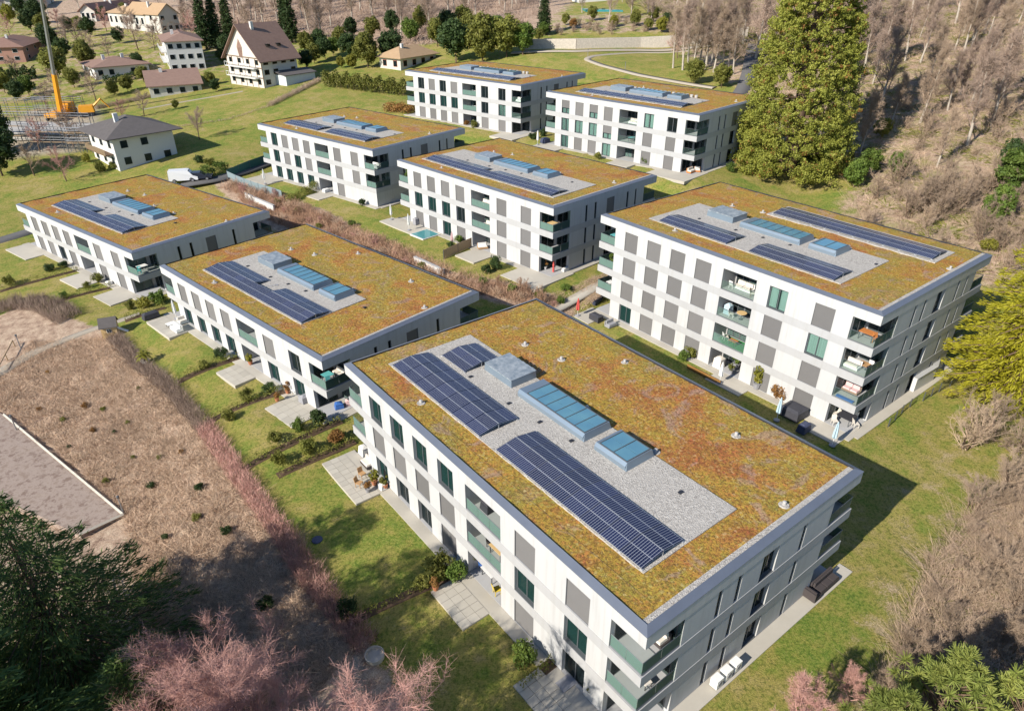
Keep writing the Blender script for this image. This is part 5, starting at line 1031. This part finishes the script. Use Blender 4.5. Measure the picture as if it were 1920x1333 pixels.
t=NT('wire_mesh'); t.set((.10,.11,.11),.6); tr=t.n('ShaderNodeBsdfTransparent'); mx=t.n('ShaderNodeMixShader'); mx.inputs[0].default_value=.22; t.l(tr.outputs[0],mx.inputs[1]); t.l(t.b.outputs[0],mx.inputs[2]); t.l(mx.outputs[0],t.out.inputs[0]); M['wire_mesh']=t.m
simple('green_screen',(.035,.13,.115),.7); simple('grey_mesh',(.20,.26,.28),.6)
fence('screen_fence',[(512,303),(470,318),(428,336)],1.7,'green_screen','dark green screen fence at the left end of the blank-cornered block')
fence('screen_fence',[(428,336),(460,350),(500,364),(530,374)],1.5,'grey_mesh','grey-blue mesh fence along the russet hedge')
fence('timber_screen',[(832,487),(885,463)],1.4,'timber','brown timber screen between the middle block terraces')
fence('timber_screen',[(462,372),(513,393)],1.0,'timber_dark','dark timber fence on the short white wall')
fence('mesh_fence',[(1730,752),(1760,735),(1800,715)],1.0,'wire_mesh','low dark mesh fence right of the four-storey block')
fence('mesh_fence',[(1665,800),(1690,775),(1720,752)],.9,'wire_mesh','dark mesh fence along the side path of the four-storey block')
# lamps and posts
for px,py,lb in [(1102,107,'path lamp at the bend of the upper gravel path'),(1172,132,'path lamp half way down the upper gravel path'),(232,962,'lamp at the corner of the lower left court'),(32,808,'lamp on the edge of the lower left court'),(40,655,'lamp beside the stepped gravel path')]:
    p=gp(px,py); o=empty('path_lamp',p,0,lb,'lamp'); MB().lathe([(.06,-.1),(.05,1.7)],8).obj('post',M['steel'],o); MB().lathe([(.10,1.7),(.13,1.9),(.05,1.95)],8).obj('lamp_head',M['frame_metal'],o)
tr=MB(); a,b=gp(0,703),gp(28,650); tr.tube([tuple(a+Vector((0,0,.8))),tuple(b+Vector((0,0,.8)))],.08,5)
for f in (0,.5,1): q=a+(b-a)*f; tr.tube([(q.x,q.y,q.z-.2),(q.x,q.y,q.z+.85)],.07,5)
tag(tr.obj('timber_handrail',M['timber']),'pale timber handrail beside the stepped path at the left edge','railing')
# building site: concrete shell with scaffolding, crane, excavator
site=gp(20,262); o=empty('concrete_shell',(site.x,site.y,ht(site.x,site.y)),R_(-8),'raw concrete building shell under construction at the left edge','building')
for i,zc in enumerate((-1.0,)): MB().box(-16,14,-2,9,zc+2.7,zc+3.0).obj('floor_slab',M['concrete_raw'],o); MB().box(-15,13,-1,8,zc+.01,zc+2.7).obj('wall',M['concrete_raw'],o)
def scaffold(px,py,L,Hn,rz,label):
    p=gp(px,py); o=empty('scaffolding',p,rz,label,'scaffolding'); n=int(L/2.4)
    for i in range(n+1):
        for y in (0,1.0): MB().tube([(i*2.4,y,-.3),(i*2.4,y,Hn*2.0+1)],.08,4).obj('post',M['steel'],o)
    for s in range(1,Hn+1):
        MB().box(0,n*2.4,.1,.75,s*2.0-.06,s*2.0).obj('deck',M['timber'],o)
        for zz in (.5,1.0): MB().tube([(0,0,s*2.0+zz),(n*2.4,0,s*2.0+zz)],.06,4).obj('guard_rail',M['steel'],o)
        MB().tube([(0,0,(s-1)*2.0),(2.4,0,s*2.0)],.03,4).obj('brace',M['steel'],o)
scaffold(-12,272,24,3,R_(-6),'grey scaffolding along the front of the building site at the left edge'); scaffold(60,285,18,2,R_(-4),'lower scaffolding in front of the building site, right part'); scaffold(130,288,12,2,R_(2),'scaffolding at the right end of the building site beside the grey-roofed house'); scaffold(0,225,14,2,R_(4),'rear scaffolding of the building site'); scaffold(70,222,12,2,R_(0),'scaffolding behind the crane base')
cb=gp(118,222); sky_d=lambda px,py,dist:Vector(tuple(pray(px,py)*dist/ (pray(px,py)[1])))+Vector((0,0,CAMZ))
o=empty('mobile_crane',cb,0,'orange mobile crane with long grey telescopic boom on the building site','crane'); yb=cb.y
k=MB(); k.box(-1.5,1.5,-4.5,4.5,.9,1.8); k.box(-1.3,1.3,1.5,4.3,1.8,3.2); k.obj('carrier',M['orange_paint'],o)
for yy in (-3.5,-2,2,3.5):
    for xx in (-1.5,1.5): MB().extr([(yy+.5*math.cos(q*.628),.5+.5*math.sin(q*.628)) for q in range(10)],'x',xx-.2,xx+.2).obj('wheel',M['dark_trim'],o)
j0=Vector((0,0,1.8)); j1=sky_d(101,140,yb-1)-cb; j2=sky_d(70,-40,yb-6)-cb
MB().tube([tuple(j0),tuple(j1)],[.75,.62],6).obj('mast',M['orange_paint'],o); MB().tube([tuple(j1),tuple(j2)],[.45,.30],6).obj('boom',M['steel'],o)
e=gp(165,218); o=empty('excavator',e,.4,'yellow excavator right of the crane base','machine'); MB().box(-1.6,1.6,-1.4,1.4,.1,1.0).obj('tracks',M['dark_trim'],o); MB().taper(-1.6,1.8,-1.3,1.3,1.0,2.5,.2).obj('body',M['orange_paint'],o); MB().tube([(1.5,0,2.0),(3.6,0,3.8),(5.2,0,1.6)],[.3,.25,.15],5).obj('arm',M['orange_paint'],o)
# parked vehicles
simple('car_white',(.75,.76,.77),.25,0,.03); simple('car_dark',(.03,.035,.05),.2); simple('tyre',(.02,.02,.02),.8); simple('metal_rim',(.5,.5,.52),.35,.7)
def vehicle(px,py,rz,L,W2,H,mat,label,cat,van):
    p=gp(px,py); o=empty('parked_van' if van else 'parked_car',(p.x,p.y,p.z+.12),rz,label,cat,'vehicles parked beside the grey-roofed house'); hw=W2/2
    prof=[(-L/2,.35),(L/2,.35),(L/2,.9),(L/2-.75,1.15),(L/2-1.5,H-.05),(L/2-2.0,H),(-L/2+.1,H),(-L/2,.9)] if van else [(-L/2,.35),(L/2,.35),(L/2,.75),(L/2-1.1,.92),(L/2-1.9,H),(-L/2+.9,H),(-L/2+.15,.95)]
    m=MB(); n=len(prof); v=[(x,-hw,z) for x,z in prof]+[(x,hw,z) for x,z in prof]; v=[(x,y*(.88 if z>1.2 else 1),z) for x,y,z in v]
    m.add(v,[(i,(i+1)%n,(i+1)%n+n,i+n) for i in range(n)]+[tuple(range(n-1,-1,-1)),tuple(range(n,2*n))]); m.obj('body',M[mat],o)
    z0,z1=1.2,H-.12
    a=(L/2-1.0,1.22) if van else (L/2-1.25,1.0); b=(L/2-1.45,H-.12) if van else (L/2-1.82,H-.08)
    MB().add([(a[0]+.02,-hw*.82,a[1]),(a[0]+.02,hw*.82,a[1]),(b[0]+.03,hw*.78,b[1]),(b[0]+.03,-hw*.78,b[1])],[(0,1,2,3)]).obj('windscreen',M['dark_glass'],o)
    for s in (-1,1):
        MB().add([(L/2-2.6,s*hw*.93,1.15),(L/2-1.5,s*hw*.93,1.15),(L/2-1.8,s*hw*.89,H-.2),(L/2-2.6,s*hw*.89,H-.2)],[(0,1,2,3)]).obj('side_window',M['dark_glass'],o)
        for x in (-L*.31,L*.31):
            q=MB().extr([(x+.33*math.cos(i*.5236),.33+.33*math.sin(i*.5236)) for i in range(12)],'y',s*hw-.11,s*hw+.03).obj('wheel',M['tyre'],o); MB().extr([(x+.2*math.cos(i*.5236),.33+.2*math.sin(i*.5236)) for i in range(12)],'y',s*hw+(.03 if s>0 else -.12),s*hw+(.045 if s>0 else -.135)).obj('rim',M['metal_rim'],q)
        MB().box(L/2-.06,L/2+.02,s*hw*.7-.15,s*hw*.7+.15,.6,.76).obj('headlight',M['module_frame'],o)
vehicle(347,341,R_(14),5.0,2.0,2.1,'car_white','white van parked below the grey-roofed house','van',True); vehicle(376,338,R_(14),4.3,1.8,1.45,'car_dark','dark car parked beside the white van','car',False)
# ------------------------------------------------------------------ terrace and balcony things
simple('cloth_white',(.74,.74,.72),.85); simple('cloth_blue',(.42,.55,.62),.85); simple('cloth_red',(.55,.09,.08),.85); simple('cover_black',(.045,.045,.055),.6,0,.3,6,.6,5); simple('cover_navy',(.05,.06,.11),.6,0,.3,6,.6,5)
simple('teak',(.42,.25,.12),.65,0,.2,5); simple('orange_wood',(.52,.20,.06),.6); simple('rattan',(.22,.17,.12),.8); simple('cushion',(.68,.63,.56),.9); simple('cushion_pink',(.65,.45,.45),.9); simple('plastic_white',(.78,.78,.76),.4); simple('plastic_yellow',(.75,.55,.06),.4); simple('plastic_teal',(.12,.42,.42),.4); simple('terracotta',(.45,.18,.09),.8); simple('pot_grey',(.28,.28,.30),.7); simple('pot_white',(.7,.69,.66),.6); simple('turf',(.04,.22,.07),.95,0,.2,20,.6,60); simple('plastic_blue',(.05,.14,.42),.4); simple('wood_light',(.62,.43,.20),.7); simple('wicker_dark',(.06,.05,.05),.8)
def chair(loc,rz,mat,label,seat='cushion'):
    o=empty('garden_chair',loc,rz,label,'chair')
    link('seat',shared(('cs',seat),lambda:MB().box(-.24,.24,-.24,.24,.40,.46).mesh('seat',[M[seat]])),o); link('backrest',shared(('cb',mat),lambda:MB().add([(-.23,.22,.46),(.23,.22,.46),(.23,.27,.46),(-.23,.27,.46),(-.22,.32,.90),(.22,.32,.90),(.22,.36,.90),(-.22,.36,.90)],[(3,2,1,0),(4,5,6,7),(0,1,5,4),(1,2,6,5),(2,3,7,6),(3,0,4,7)]).mesh('backrest',[M[mat]])),o)
    for x,y in ((-.21,-.21),(.21,-.21),(-.21,.21),(.21,.21)): link('leg',shared(('cl',mat),lambda:MB().box(-.02,.02,-.02,.02,0,.40).mesh('leg',[M[mat]])),o,(x,y,0))
def table(loc,rz,L,W2,mat,label,h=.74,rnd=False,leg='frame_metal'):
    o=empty('garden_table',loc,rz,label,'table')
    (MB().lathe([(L/2,h-.04),(L/2,h)],16) if rnd else MB().box(-L/2,L/2,-W2/2,W2/2,h-.04,h)).obj('tabletop',M[mat],o)
    if rnd: MB().lathe([(.25,0),(.22,.03),(.04,.05),(.04,h-.04)],8).obj('pedestal',M[leg],o)
    else:
        for sx_ in (-1,1):
            for sy in (-1,1): MB().box(sx_*(L/2-.08)-.03,sx_*(L/2-.08)+.03,sy*(W2/2-.08)-.03,sy*(W2/2-.08)+.03,0,h-.042).obj('leg',M[leg],o)
def sofa(loc,rz,L,label,base='rattan',cus='cushion'):
    o=empty('outdoor_sofa',loc,rz,label,'sofa'); MB().box(-L/2,L/2,-.4,.4,.05,.30).obj('base',M[base],o); MB().box(-L/2,L/2,.30,.42,.302,.75).obj('backrest',M[base],o)
    n=max(1,int(L/.75))
    for i in range(n): x=-L/2+.06+(L-.12)*i/n; x1=-L/2+.06+(L-.12)*(i+.97)/n; MB().taper(x,x1,-.38,.28,.302,.45,.03).obj('seat_cushion',M[cus],o); MB().taper(x,x1,.12,.29,.45,.80,.02).obj('back_cushion',M[cus],o)
def parasol(loc,h,mat,label):
    o=empty('closed_parasol',loc,random.uniform(0,6),label,'parasol'); MB().lathe([(.30,0),(.28,.09),(.05,.12)],10).obj('base',M['pot_grey'],o); MB().lathe([(.025,.1),(.025,h)],6).obj('pole',M['plastic_white'],o)
    m=MB(); n=12; prof=[(.10,h*.30),(.17,h*.36),(.15,h*.6),(.09,h*.85),(.02,h*1.0)]; m.lathe(prof,n); m.v=[(x*(1+.35*math.cos(6*math.atan2(y,x))),y*(1+.35*math.cos(6*math.atan2(y,x))),z) for x,y,z in m.v]; m.obj('folded_canopy',M[mat],o)
def pot(loc,s,potmat,kind,i,label,hs=1.0):
    o=empty('potted_plant',loc,random.uniform(0,6),label,'plant',scale=s); MB().lathe([(.17,0),(.24,.36),(.26,.40),(.21,.40),(.20,.34)],10).obj('pot',M[potmat],o)
    m=shared(('pp',kind,i),lambda:np_mesh('foliage',*round_tree(900+i,.9,.32,14,60,.055,.02,.05,.5)[1],M['leaf_'+kind])); q=link('foliage',m,o,(0,0,.34),0,(1,1,hs))
def cover(loc,rz,L,W2,h,mat,label):
    o=empty('covered_furniture',loc,rz,label,'cover'); m=MB(); r=random.Random(int(L*100)); m.taper(-L/2,L/2,-W2/2,W2/2,.02,h*.82,.05); m.taper(-L/2+.05,L/2-.05,-W2/2+.05,W2/2-.05,h*.822,h,.22); m.v=[(x+r.uniform(-.05,.05),y+r.uniform(-.05,.05),z) for x,y,z in m.v]; m.obj('tarpaulin',M[mat],o)
    MB().box(-L/2+.1,L/2-.1,-W2/2+.1,W2/2-.1,.0,.02).obj('hem',M['cover_black'],o)
def lp(k,x,y,s=0):
    """point in a block's own frame (x in from the long front, y from the near corner), on storey s"""
    X,Y=blk_pt(k,x,y); return (X,Y,floor_z(k)+STO*s+.01)
def pp(px,py,k): q=gp(px,py,z=floor_z(k)); return (q.x,q.y,floor_z(k)+.012)
ya=lambda k:R_(BLK[k][3])
def mid(k,d): return BLK[k][5]*(1-d/33.0)      # distance along the long front from its west end -> local y
# nearest block
table(lp('A',.95,mid('A',19.6),1),ya('A'),.7,1.3,'wood_light','dining table in the middle-floor loggia of the nearest block')
chair(lp('A',1.0,mid('A',18.7),1),ya('A'),'wicker_dark','black chair in the nearest block loggia, left of the table','wicker_dark'); chair(lp('A',.9,mid('A',20.55),1),ya('A')+3.1,'wicker_dark','black chair in the nearest block loggia, right of the table','wicker_dark')
cover(lp('A',1.2,mid('A',18.2),2),ya('A'),.8,.9,.9,'cover_black','dark covered grill in the top loggia of the nearest block')
sofa(lp('A',2.4,1.3,2),ya('A')-math.pi/2,1.6,'sofa on the top corner balcony of the nearest block','wicker_dark'); chair(lp('A',1.6,.8,1),.5,'wicker_dark','chair on the middle corner balcony of the nearest block')
table(pp(920,1082,'A'),ya('A'),.8,1.3,'plastic_white','white folding table on the middle terrace of the nearest block'); chair(pp(932,1112,'A'),2.0,'plastic_yellow','yellow chair beside the white folding table','plastic_yellow'); chair(pp(906,1066,'A'),.6,'plastic_blue','blue chair beside the white folding table','plastic_blue')
pot(pp(884,1062,'A'),1.1,'terracotta','olive',1,'terracotta pot plant in the ground-floor loggia of the nearest block'); pot(pp(817,1105,'A'),1.0,'terracotta','rust',2,'terracotta pot at the corner of the nearest terrace'); pot(pp(703,908,'A'),1.2,'terracotta','yellow',3,'yellow-flowering pot on the upper terrace of the nearest block'); pot(pp(722,915,'A'),1.1,'terracotta','olive',4,'olive pot plant against the nearest block wall')
pot(pp(690,922,'A'),.9,'pot_grey','rust',5,'small rust-leaved pot at the terrace edge of the nearest block')
sofa(pp(690,872,'A'),ya('A')-1.57,1.3,'dark garden sofa at the far corner of the nearest block','wicker_dark'); chair(pp(680,895,'A'),.8,'teak','brown wooden chair with high back on the upper terrace','teak'); chair(pp(674,912,'A'),1.2,'teak','second brown wooden chair nearer the lawn','teak'); cover(pp(684,850,'A'),ya('A'),.8,.9,.9,'pot_white','pale covered grill at the far corner of the nearest block')
cover(lp('A',-.5,mid('A',5.6)),ya('A'),.5,.6,.5,'pot_white','small white box against the nearest block wall'); pot(pp(1110,1300,'A'),1.3,'plastic_blue','olive',6,'blue glazed pot at the foot of the nearest block corner')
MB_=MB().box(-.55,.55,-.4,.4,0,.03); tag(MB_.obj('door_mat',M['pot_grey'],None,pp(1062,1280,'A'),ya('A')),'dark grating mat on the lowest terrace of the nearest block','mat')
for i,(x,lb) in enumerate([(6.7,'white air unit, left of three boxes by the nearest block side'),(7.6,'white air unit, middle of three boxes by the nearest block side'),(8.5,'white air unit, right of three boxes by the nearest block side')]):
    o=empty('air_unit',lp('A',x,-.55),ya('A'),lb,'appliance'); MB().box(-.3,.3,-.25,.25,.05,.75).obj('casing',M['plastic_white'],o); MB().extr([(.0+.2*math.cos(q*.524),.4+.2*math.sin(q*.524)) for q in range(12)],'y',-.27,-.252).obj('fan_grille',M['pot_grey'],o)
sofa(lp('A',18.8,-.4),ya('A'),2.4,'dark brown lounge sofa at the right end of the nearest block','wicker_dark','wicker_dark'); sofa(lp('A',17.2,-.35),ya('A')+1.57,1.0,'dark brown lounge armchair at the right end of the nearest block','wicker_dark','wicker_dark')
q=gp(595,1012); tag(MB().lathe([(.42,0),(.40,.06),(.1,.08)],14).obj('stepping_lid',M['cover_navy'],None,q),'dark blue lid lying on the shaded lawn','lid')
q=gp(703,1232); tag(MB().lathe([(.6,0),(.62,.35),(.56,.36),(.54,.1)],18).obj('round_basin',M['stone_wall'],None,q),'round stone basin at the edge of the nearest lawn','basin')
# four-storey block
for s,(nm,c1,c2) in enumerate([('third',None,None),('second','cushion','teak'),('first','cushion','orange_wood')]): pass
sofa(lp('B',1.6,mid('B',18.9),3),ya('B')-1.57,1.9,'white sofa in the top loggia of the four-storey block','plastic_white'); chair(lp('B',1.0,mid('B',17.9),3),ya('B')+1.5,'plastic_white','white armchair in the top loggia of the four-storey block'); chair(lp('B',.9,mid('B',20.4),3),ya('B')+.4,'rattan','wicker chair in the top loggia of the four-storey block')
table(lp('B',1.2,mid('B',19.4),2),ya('B'),1.0,1.0,'wood_light','round table in the third-floor loggia of the four-storey block',rnd=True); chair(lp('B',.8,mid('B',18.5),2),1,'plastic_white','white chair beside the round table, third-floor loggia'); cover(lp('B',1.2,mid('B',17.8),2),ya('B'),.7,.7,1.2,'cloth_blue','blue-grey covered grill in the third-floor loggia')
tag(MB().box(-.95,.95,-1.8,1.8,0,.02).obj('turf_mat',M['turf'],None,lp('B',1.25,mid('B',19.17),1),ya('B')),'bright green turf mat in the second-floor loggia of the four-storey block','mat')
table((lambda p:(p[0],p[1],p[2]+.022))(lp('B',.9,mid('B',19.2),1)),ya('B'),.6,.9,'orange_wood','orange wooden table on the green turf mat',.5); chair((lambda p:(p[0],p[1],p[2]+.022))(lp('B',1.1,mid('B',18.1),1)),ya('B')+1,'plastic_white','white chair on the green turf mat')
table(lp('B',1.3,1.3,3),ya('B'),.9,1.3,'orange_wood','orange wooden table on the top corner balcony of the four-storey block'); chair(lp('B',1.2,.4,3),.3,'orange_wood','orange chair on the top corner balcony','orange_wood')
sofa(lp('B',1.0,1.7,2),ya('B')-1.57,1.3,'white lounge seat on the third-floor corner balcony','plastic_white'); table(lp('B',1.8,1.1,2),ya('B'),.9,.9,'teak','low wooden table on the third-floor corner balcony',.42); chair(lp('B',2.4,.6,2),2.2,'plastic_white','pale chair on the third-floor corner balcony')
sofa(lp('B',2.0,1.6,1),ya('B')-1.57,1.5,'brown sofa on the second-floor corner balcony','rattan','cushion_pink'); tag(MB().box(-.15,.15,-.8,.8,.01,.16).obj('planter_box',M['plastic_blue'],None,lp('B',.4,1.3,1),ya('B')),'blue planter boxes on the second-floor corner balcony','planter')
table(lp('B',1.6,1.2),ya('B'),1.4,1.4,'cover_black','black dining table on the corner terrace of the four-storey block')
for i,(x,y,lb) in enumerate([(.4,1.6,'left'),(1.5,.15,'front'),(2.8,1.0,'right'),(1.6,2.2,'rear')]): chair(lp('B',x,y),i*1.57,'cushion','beige chair at the black dining table of the four-storey block, '+lb+' side')
cover(pp(1487,778,'B'),ya('B'),1.9,2.0,1.0,'cover_black','large black tarpaulin over furniture in front of the four-storey block'); cover(pp(1506,808,'B'),ya('B'),1.2,.8,.9,'cover_navy','navy covered grill on the corner terrace of the four-storey block')
parasol(pp(1456,788,'B'),2.6,'cloth_blue','closed pale blue parasol left of the black tarpaulin'); parasol(pp(1560,835,'B'),2.6,'cloth_blue','closed blue parasol at the corner terrace tip'); parasol(pp(1349,718,'B'),2.5,'cloth_white','closed white parasol by the corten edge'); parasol(pp(1083,592,'B'),2.4,'cloth_red','closed red parasol beside the paved path')
pot(pp(1418,728,'B'),1.7,'pot_grey','yellow',7,'big yellow-green pot plant before a blind of the four-storey block',1.3); pot(pp(1380,690,'B'),1.5,'pot_grey','green',8,'green pot plant in the ground-floor loggia of the four-storey block'); pot(pp(1370,700,'B'),1.0,'pot_grey','olive',9,'smaller pot plant in the ground-floor loggia of the four-storey block')
cover(pp(1347,688,'B'),ya('B'),.9,.9,1.3,'cushion','beige covered hanging chair in the ground-floor loggia'); cover(pp(1118,600,'B'),ya('B'),1.0,1.6,.8,'cover_black','dark box lounge on the left terrace of the four-storey block'); sofa(pp(1145,612,'B'),ya('B'),1.3,'grey curved lounge seat on the left terrace of the four-storey block','pot_grey','pot_grey')
cover(pp(1118,566,'B'),ya('B')+.3,2.2,.8,.6,'cover_navy','long dark covered lounger under the left balcony of the four-storey block'); table(lp('B',1.2,31.9,1),ya('B'),.8,.8,'plastic_white','white table on the left corner balcony of the four-storey block'); pot(lp('B',1.0,31.6,2),1.4,'pot_white','green',10,'plant on the upper left corner balcony of the four-storey block'); table(lp('B',1.4,32,3),ya('B'),.8,.8,'plastic_teal','teal table on the top left corner balcony of the four-storey block')
# palm block
table(lp('C',1.2,1.4,1),ya('C'),.9,.9,'plastic_teal','turquoise table on the corner balcony of the palm block'); chair(lp('C',.8,.6,1),.6,'plastic_teal','turquoise chair on the corner balcony of the palm block','plastic_teal'); sofa(lp('C',2.5,1.3,1),ya('C')-1.57,1.6,'black sofa on the corner balcony of the palm block','wicker_dark'); chair(lp('C',.9,mid('C',20.3),1),.7,'plastic_white','white chair in the loggia of the palm block','plastic_white')
cover(pp(573,752,'C'),ya('C'),1.1,.8,.75,'pot_grey','grey storage chest on the corner terrace of the palm block'); cover(lp('C',1.6,.9),.4,.8,.8,.6,'plastic_blue','blue toy under the corner balcony of the palm block'); cover(lp('C',2.6,.6),.4,.8,.7,.6,'cushion_pink','pink toy under the corner balcony of the palm block'); chair(pp(553,738,'C'),1.0,'plastic_white','white chair on the corner terrace of the palm block','plastic_white'); pot(pp(540,737,'C'),1.0,'terracotta','rust',11,'red-leaved pot on the corner terrace of the palm block'); pot(pp(520,752,'C'),.9,'terracotta','rust',12,'terracotta pot at the outer edge of the corner terrace')
sofa(pp(332,620,'C'),ya('C')-1.57,1.8,'white lounge sofa on the far terrace of the palm block','plastic_white','cloth_white'); table(pp(322,612,'C'),ya('C'),1.0,.8,'plastic_white','white low table on the far terrace of the palm block',.4); sofa(pp(345,605,'C'),ya('C'),1.2,'pale lounge seat at the wall of the palm block','plastic_white','cushion'); parasol(pp(331,598,'C'),2.5,'cloth_white','closed white parasol at the far end of the palm block'); cover(pp(284,596,'C'),ya('C'),1.8,.9,.8,'cover_black','black covered lounge at the far end of the palm lawn'); pot(pp(470,683,'C'),1.1,'terracotta','yellow',13,'yellow-leaved pot in the ground-floor loggia of the palm block')
# potted palm on the lawn
p=gp(274,683); o=empty('potted_palm',p,0,'potted palm on the lawn left of the palm block','plant'); MB().lathe([(.28,0),(.42,.42),(.45,.5),(.38,.5),(.36,.44)],12).obj('pot',M['pot_white'],o); MB().lathe([(.11,.4),(.09,1.3)],8).obj('trunk',M['bark_brown'],o)
fr=MB()
for i in range(22):
    a=i*2.4; el=.9-.055*i; L=.95
    pts=[Vector((math.cos(a)*L*f*math.cos(el),math.sin(a)*L*f*math.cos(el),1.3+L*f*math.sin(el)-.55*f*f*L)) for f in (0,.35,.7,1)]; s=Vector((-math.sin(a),math.cos(a),0))
    wd_=[.04,.13,.12,.02]; v=[]; 
    for q,w_ in zip(pts,wd_): v+=[tuple(q-s*w_),tuple(q+s*w_)]
    fr.add(v,[(0,1,3,2),(2,3,5,4),(4,5,7,6)])
fr.obj('fronds',M['leaf_yellow'],o)
# playhouse with slide
p=gp(210,628); yw=R_(22); o=empty('playhouse',(p.x,p.y,p.z),yw,'wooden playhouse with dark gable roof and white slide on the palm lawn','playhouse')
MB().box(-.8,.8,-.8,.8,.0,1.5).add([(-.8,-.8,1.5),(-.8,.8,1.5),(-.8,0,2.2),(.8,-.8,1.5),(.8,.8,1.5),(.8,0,2.2)],[(0,2,1),(3,4,5)]).obj('wall',M['wood_light'],o); MB().extr([(-1.0,1.32),(0,2.22),(1.0,1.32),(1.0,1.40),(0,2.31),(-1.0,1.40)],'x',-.95,.95).obj('roof',M['roof_grey'],o)
w_=MB().box(-.25,.25,-.84,-.81,.7,1.15).obj('window',M['plastic_white'],o); MB().box(-.2,-.03,-.86,-.842,.75,1.10).obj('pane',M['dark_glass'],w_); MB().box(.03,.2,-.86,-.842,.75,1.10).obj('pane',M['dark_glass'],w_)
MB().add([(.82,-.5,1.0),(.82,-.05,1.0),(1.6,-.05,.45),(1.6,-.5,.45),(2.3,-.05,.12),(2.3,-.5,.12),(.82,-.5,.92),(.82,-.05,.92),(1.6,-.05,.37),(1.6,-.5,.37),(2.3,-.05,.04),(2.3,-.5,.04)],[(0,1,2,3),(3,2,4,5),(7,6,9,8),(8,9,11,10),(0,3,9,6),(3,5,11,9),(1,7,8,2),(2,8,10,4),(5,4,10,11)]).obj('slide',M['plastic_white'],o)
# leftmost, middle and far blocks
table(lp('D',1.4,1.3,1),ya('D'),1.2,.9,'plastic_white','white table on the corner balcony of the leftmost block'); chair(lp('D',.7,.8,1),.4,'plastic_teal','teal chair on the corner balcony of the leftmost block','plastic_teal'); chair(lp('D',.9,mid('D',20),1),.4,'plastic_teal','teal chair in the loggia of the leftmost block','plastic_teal'); cover(pp(205,533,'D'),ya('D'),.7,.6,.5,'pot_white','pale box beside the leftmost block wall')
o=empty('garden_pool',(lambda p:(p[0],p[1],p[2]))(pp(797,440,'E')),ya('E'),'square turquoise plunge pool on the lawn of the middle block','pool'); MB().box(-1.6,1.6,-1.6,1.6,-.2,.06).obj('pool_edge',M['house_white'],o); MB().box(-1.45,1.45,-1.45,1.45,.062,.09).obj('water',M['pool_water'],o)
parasol(pp(767,432,'E'),2.6,'cloth_white','closed white parasol beside the plunge pool'); parasol(pp(734,412,'E'),2.5,'cloth_white','closed white parasol on the bank left of the plunge pool'); cover(pp(780,421,'E'),ya('E'),.7,.7,1.1,'pot_grey','grey covered grill behind the plunge pool'); parasol(pp(848,462,'E'),2.2,'cushion_pink','folded orange parasol on the middle block terrace')
sofa(lp('E',1.4,mid('E',19),2),ya('E')-1.57,2.0,'white lounge sofa in the top loggia of the middle block','plastic_white'); sofa(lp('E',1.4,mid('E',19.4),1),ya('E')-1.57,1.6,'teal-grey sofa in the middle loggia of the middle block','plastic_teal'); table(lp('E',1.3,1.3,2),ya('E'),1.0,1.0,'wood_light','wooden table on the top corner balcony of the middle block'); chair(lp('E',.6,1.8,2),1.2,'wood_light','wooden chair on the top corner balcony of the middle block','wood_light'); chair(lp('E',2.2,.7,2),2.2,'wicker_dark','dark chair on the top corner balcony of the middle block','wicker_dark'); pot(lp('E',1.0,31.4,2),1.5,'pot_white','green',14,'plant on the left corner balcony of the middle block')
sofa(pp(905,466,'E'),ya('E')-.5,1.4,'white and brown lounge seat on the ground-floor terrace of the middle block','teak','cloth_white'); pot(pp(1022,505,'E'),1.0,'pot_white','rust',15,'white pot at the corner terrace of the middle block'); o=tag(MB().lathe([(.14,0),(.16,.5),(.10,.55),(.15,1.0),(.09,1.05),(.12,1.5),(.02,1.6)],10).obj('lantern_tower',M['cloth_red'],None,lp('E',1.4,1.0)),'red and white tower ornament on the corner terrace of the middle block','ornament'); cover(pp(1060,508,'E'),ya('E'),1.0,.5,.5,'pot_white','white planter chest at the corner terrace of the middle block')
sofa(lp('F',1.4,1.3,2),ya('F')-1.57,1.8,'white sofa on the top corner balcony of the blank-cornered block','plastic_white','cloth_white'); parasol(pp(497,345,'F'),2.7,'cloth_white','closed white parasol on the lawn of the blank-cornered block'); chair(lp('F',1.2,mid('F',20),2),.5,'plastic_white','white chair in the top loggia of the blank-cornered block','plastic_white'); cover(pp(612,360,'F'),ya('F'),1.2,.8,.6,'cloth_white','white lounger on the terrace of the blank-cornered block')
sofa(lp('G',1.2,1.2,2),ya('G')-1.57,1.5,'white sofa on the top corner balcony of the farthest block','plastic_white','cloth_white'); chair(lp('G',1.0,mid('G',20),2),.5,'plastic_white','white chair in the top loggia of the farthest block','plastic_white'); chair(lp('G',1.0,mid('G',20),1),.5,'plastic_white','white chair in the middle loggia of the farthest block','plastic_white')
sofa(lp('H',1.2,mid('H',19.6),2),ya('H')-1.57,1.7,'cream sofa in the top loggia of the conifer-side block','plastic_white','cushion'); table(lp('H',1.2,mid('H',19.4),1),ya('H'),.9,.9,'plastic_teal','teal table in the middle loggia of the conifer-side block'); parasol(pp(1008,272,'H'),2.6,'cloth_white','closed white parasol at the left terrace of the conifer-side block'); cover(pp(1022,268,'H'),ya('H'),1.5,1.2,.9,'cover_navy','navy covered furniture at the left terrace of the conifer-side block'); sofa(lp('H',1.2,.9),ya('H'),1.6,'orange wooden lounge seat on the corner terrace of the conifer-side block','orange_wood','cushion'); sofa(lp('H',2.3,.5),ya('H')-1.0,1.0,'wooden armchair on the corner terrace of the conifer-side block','orange_wood','cushion')
sc.cycles.max_bounces=5; sc.cycles.diffuse_bounces=2; sc.cycles.glossy_bounces=2; sc.cycles.transmission_bounces=3; sc.cycles.transparent_max_bounces=8
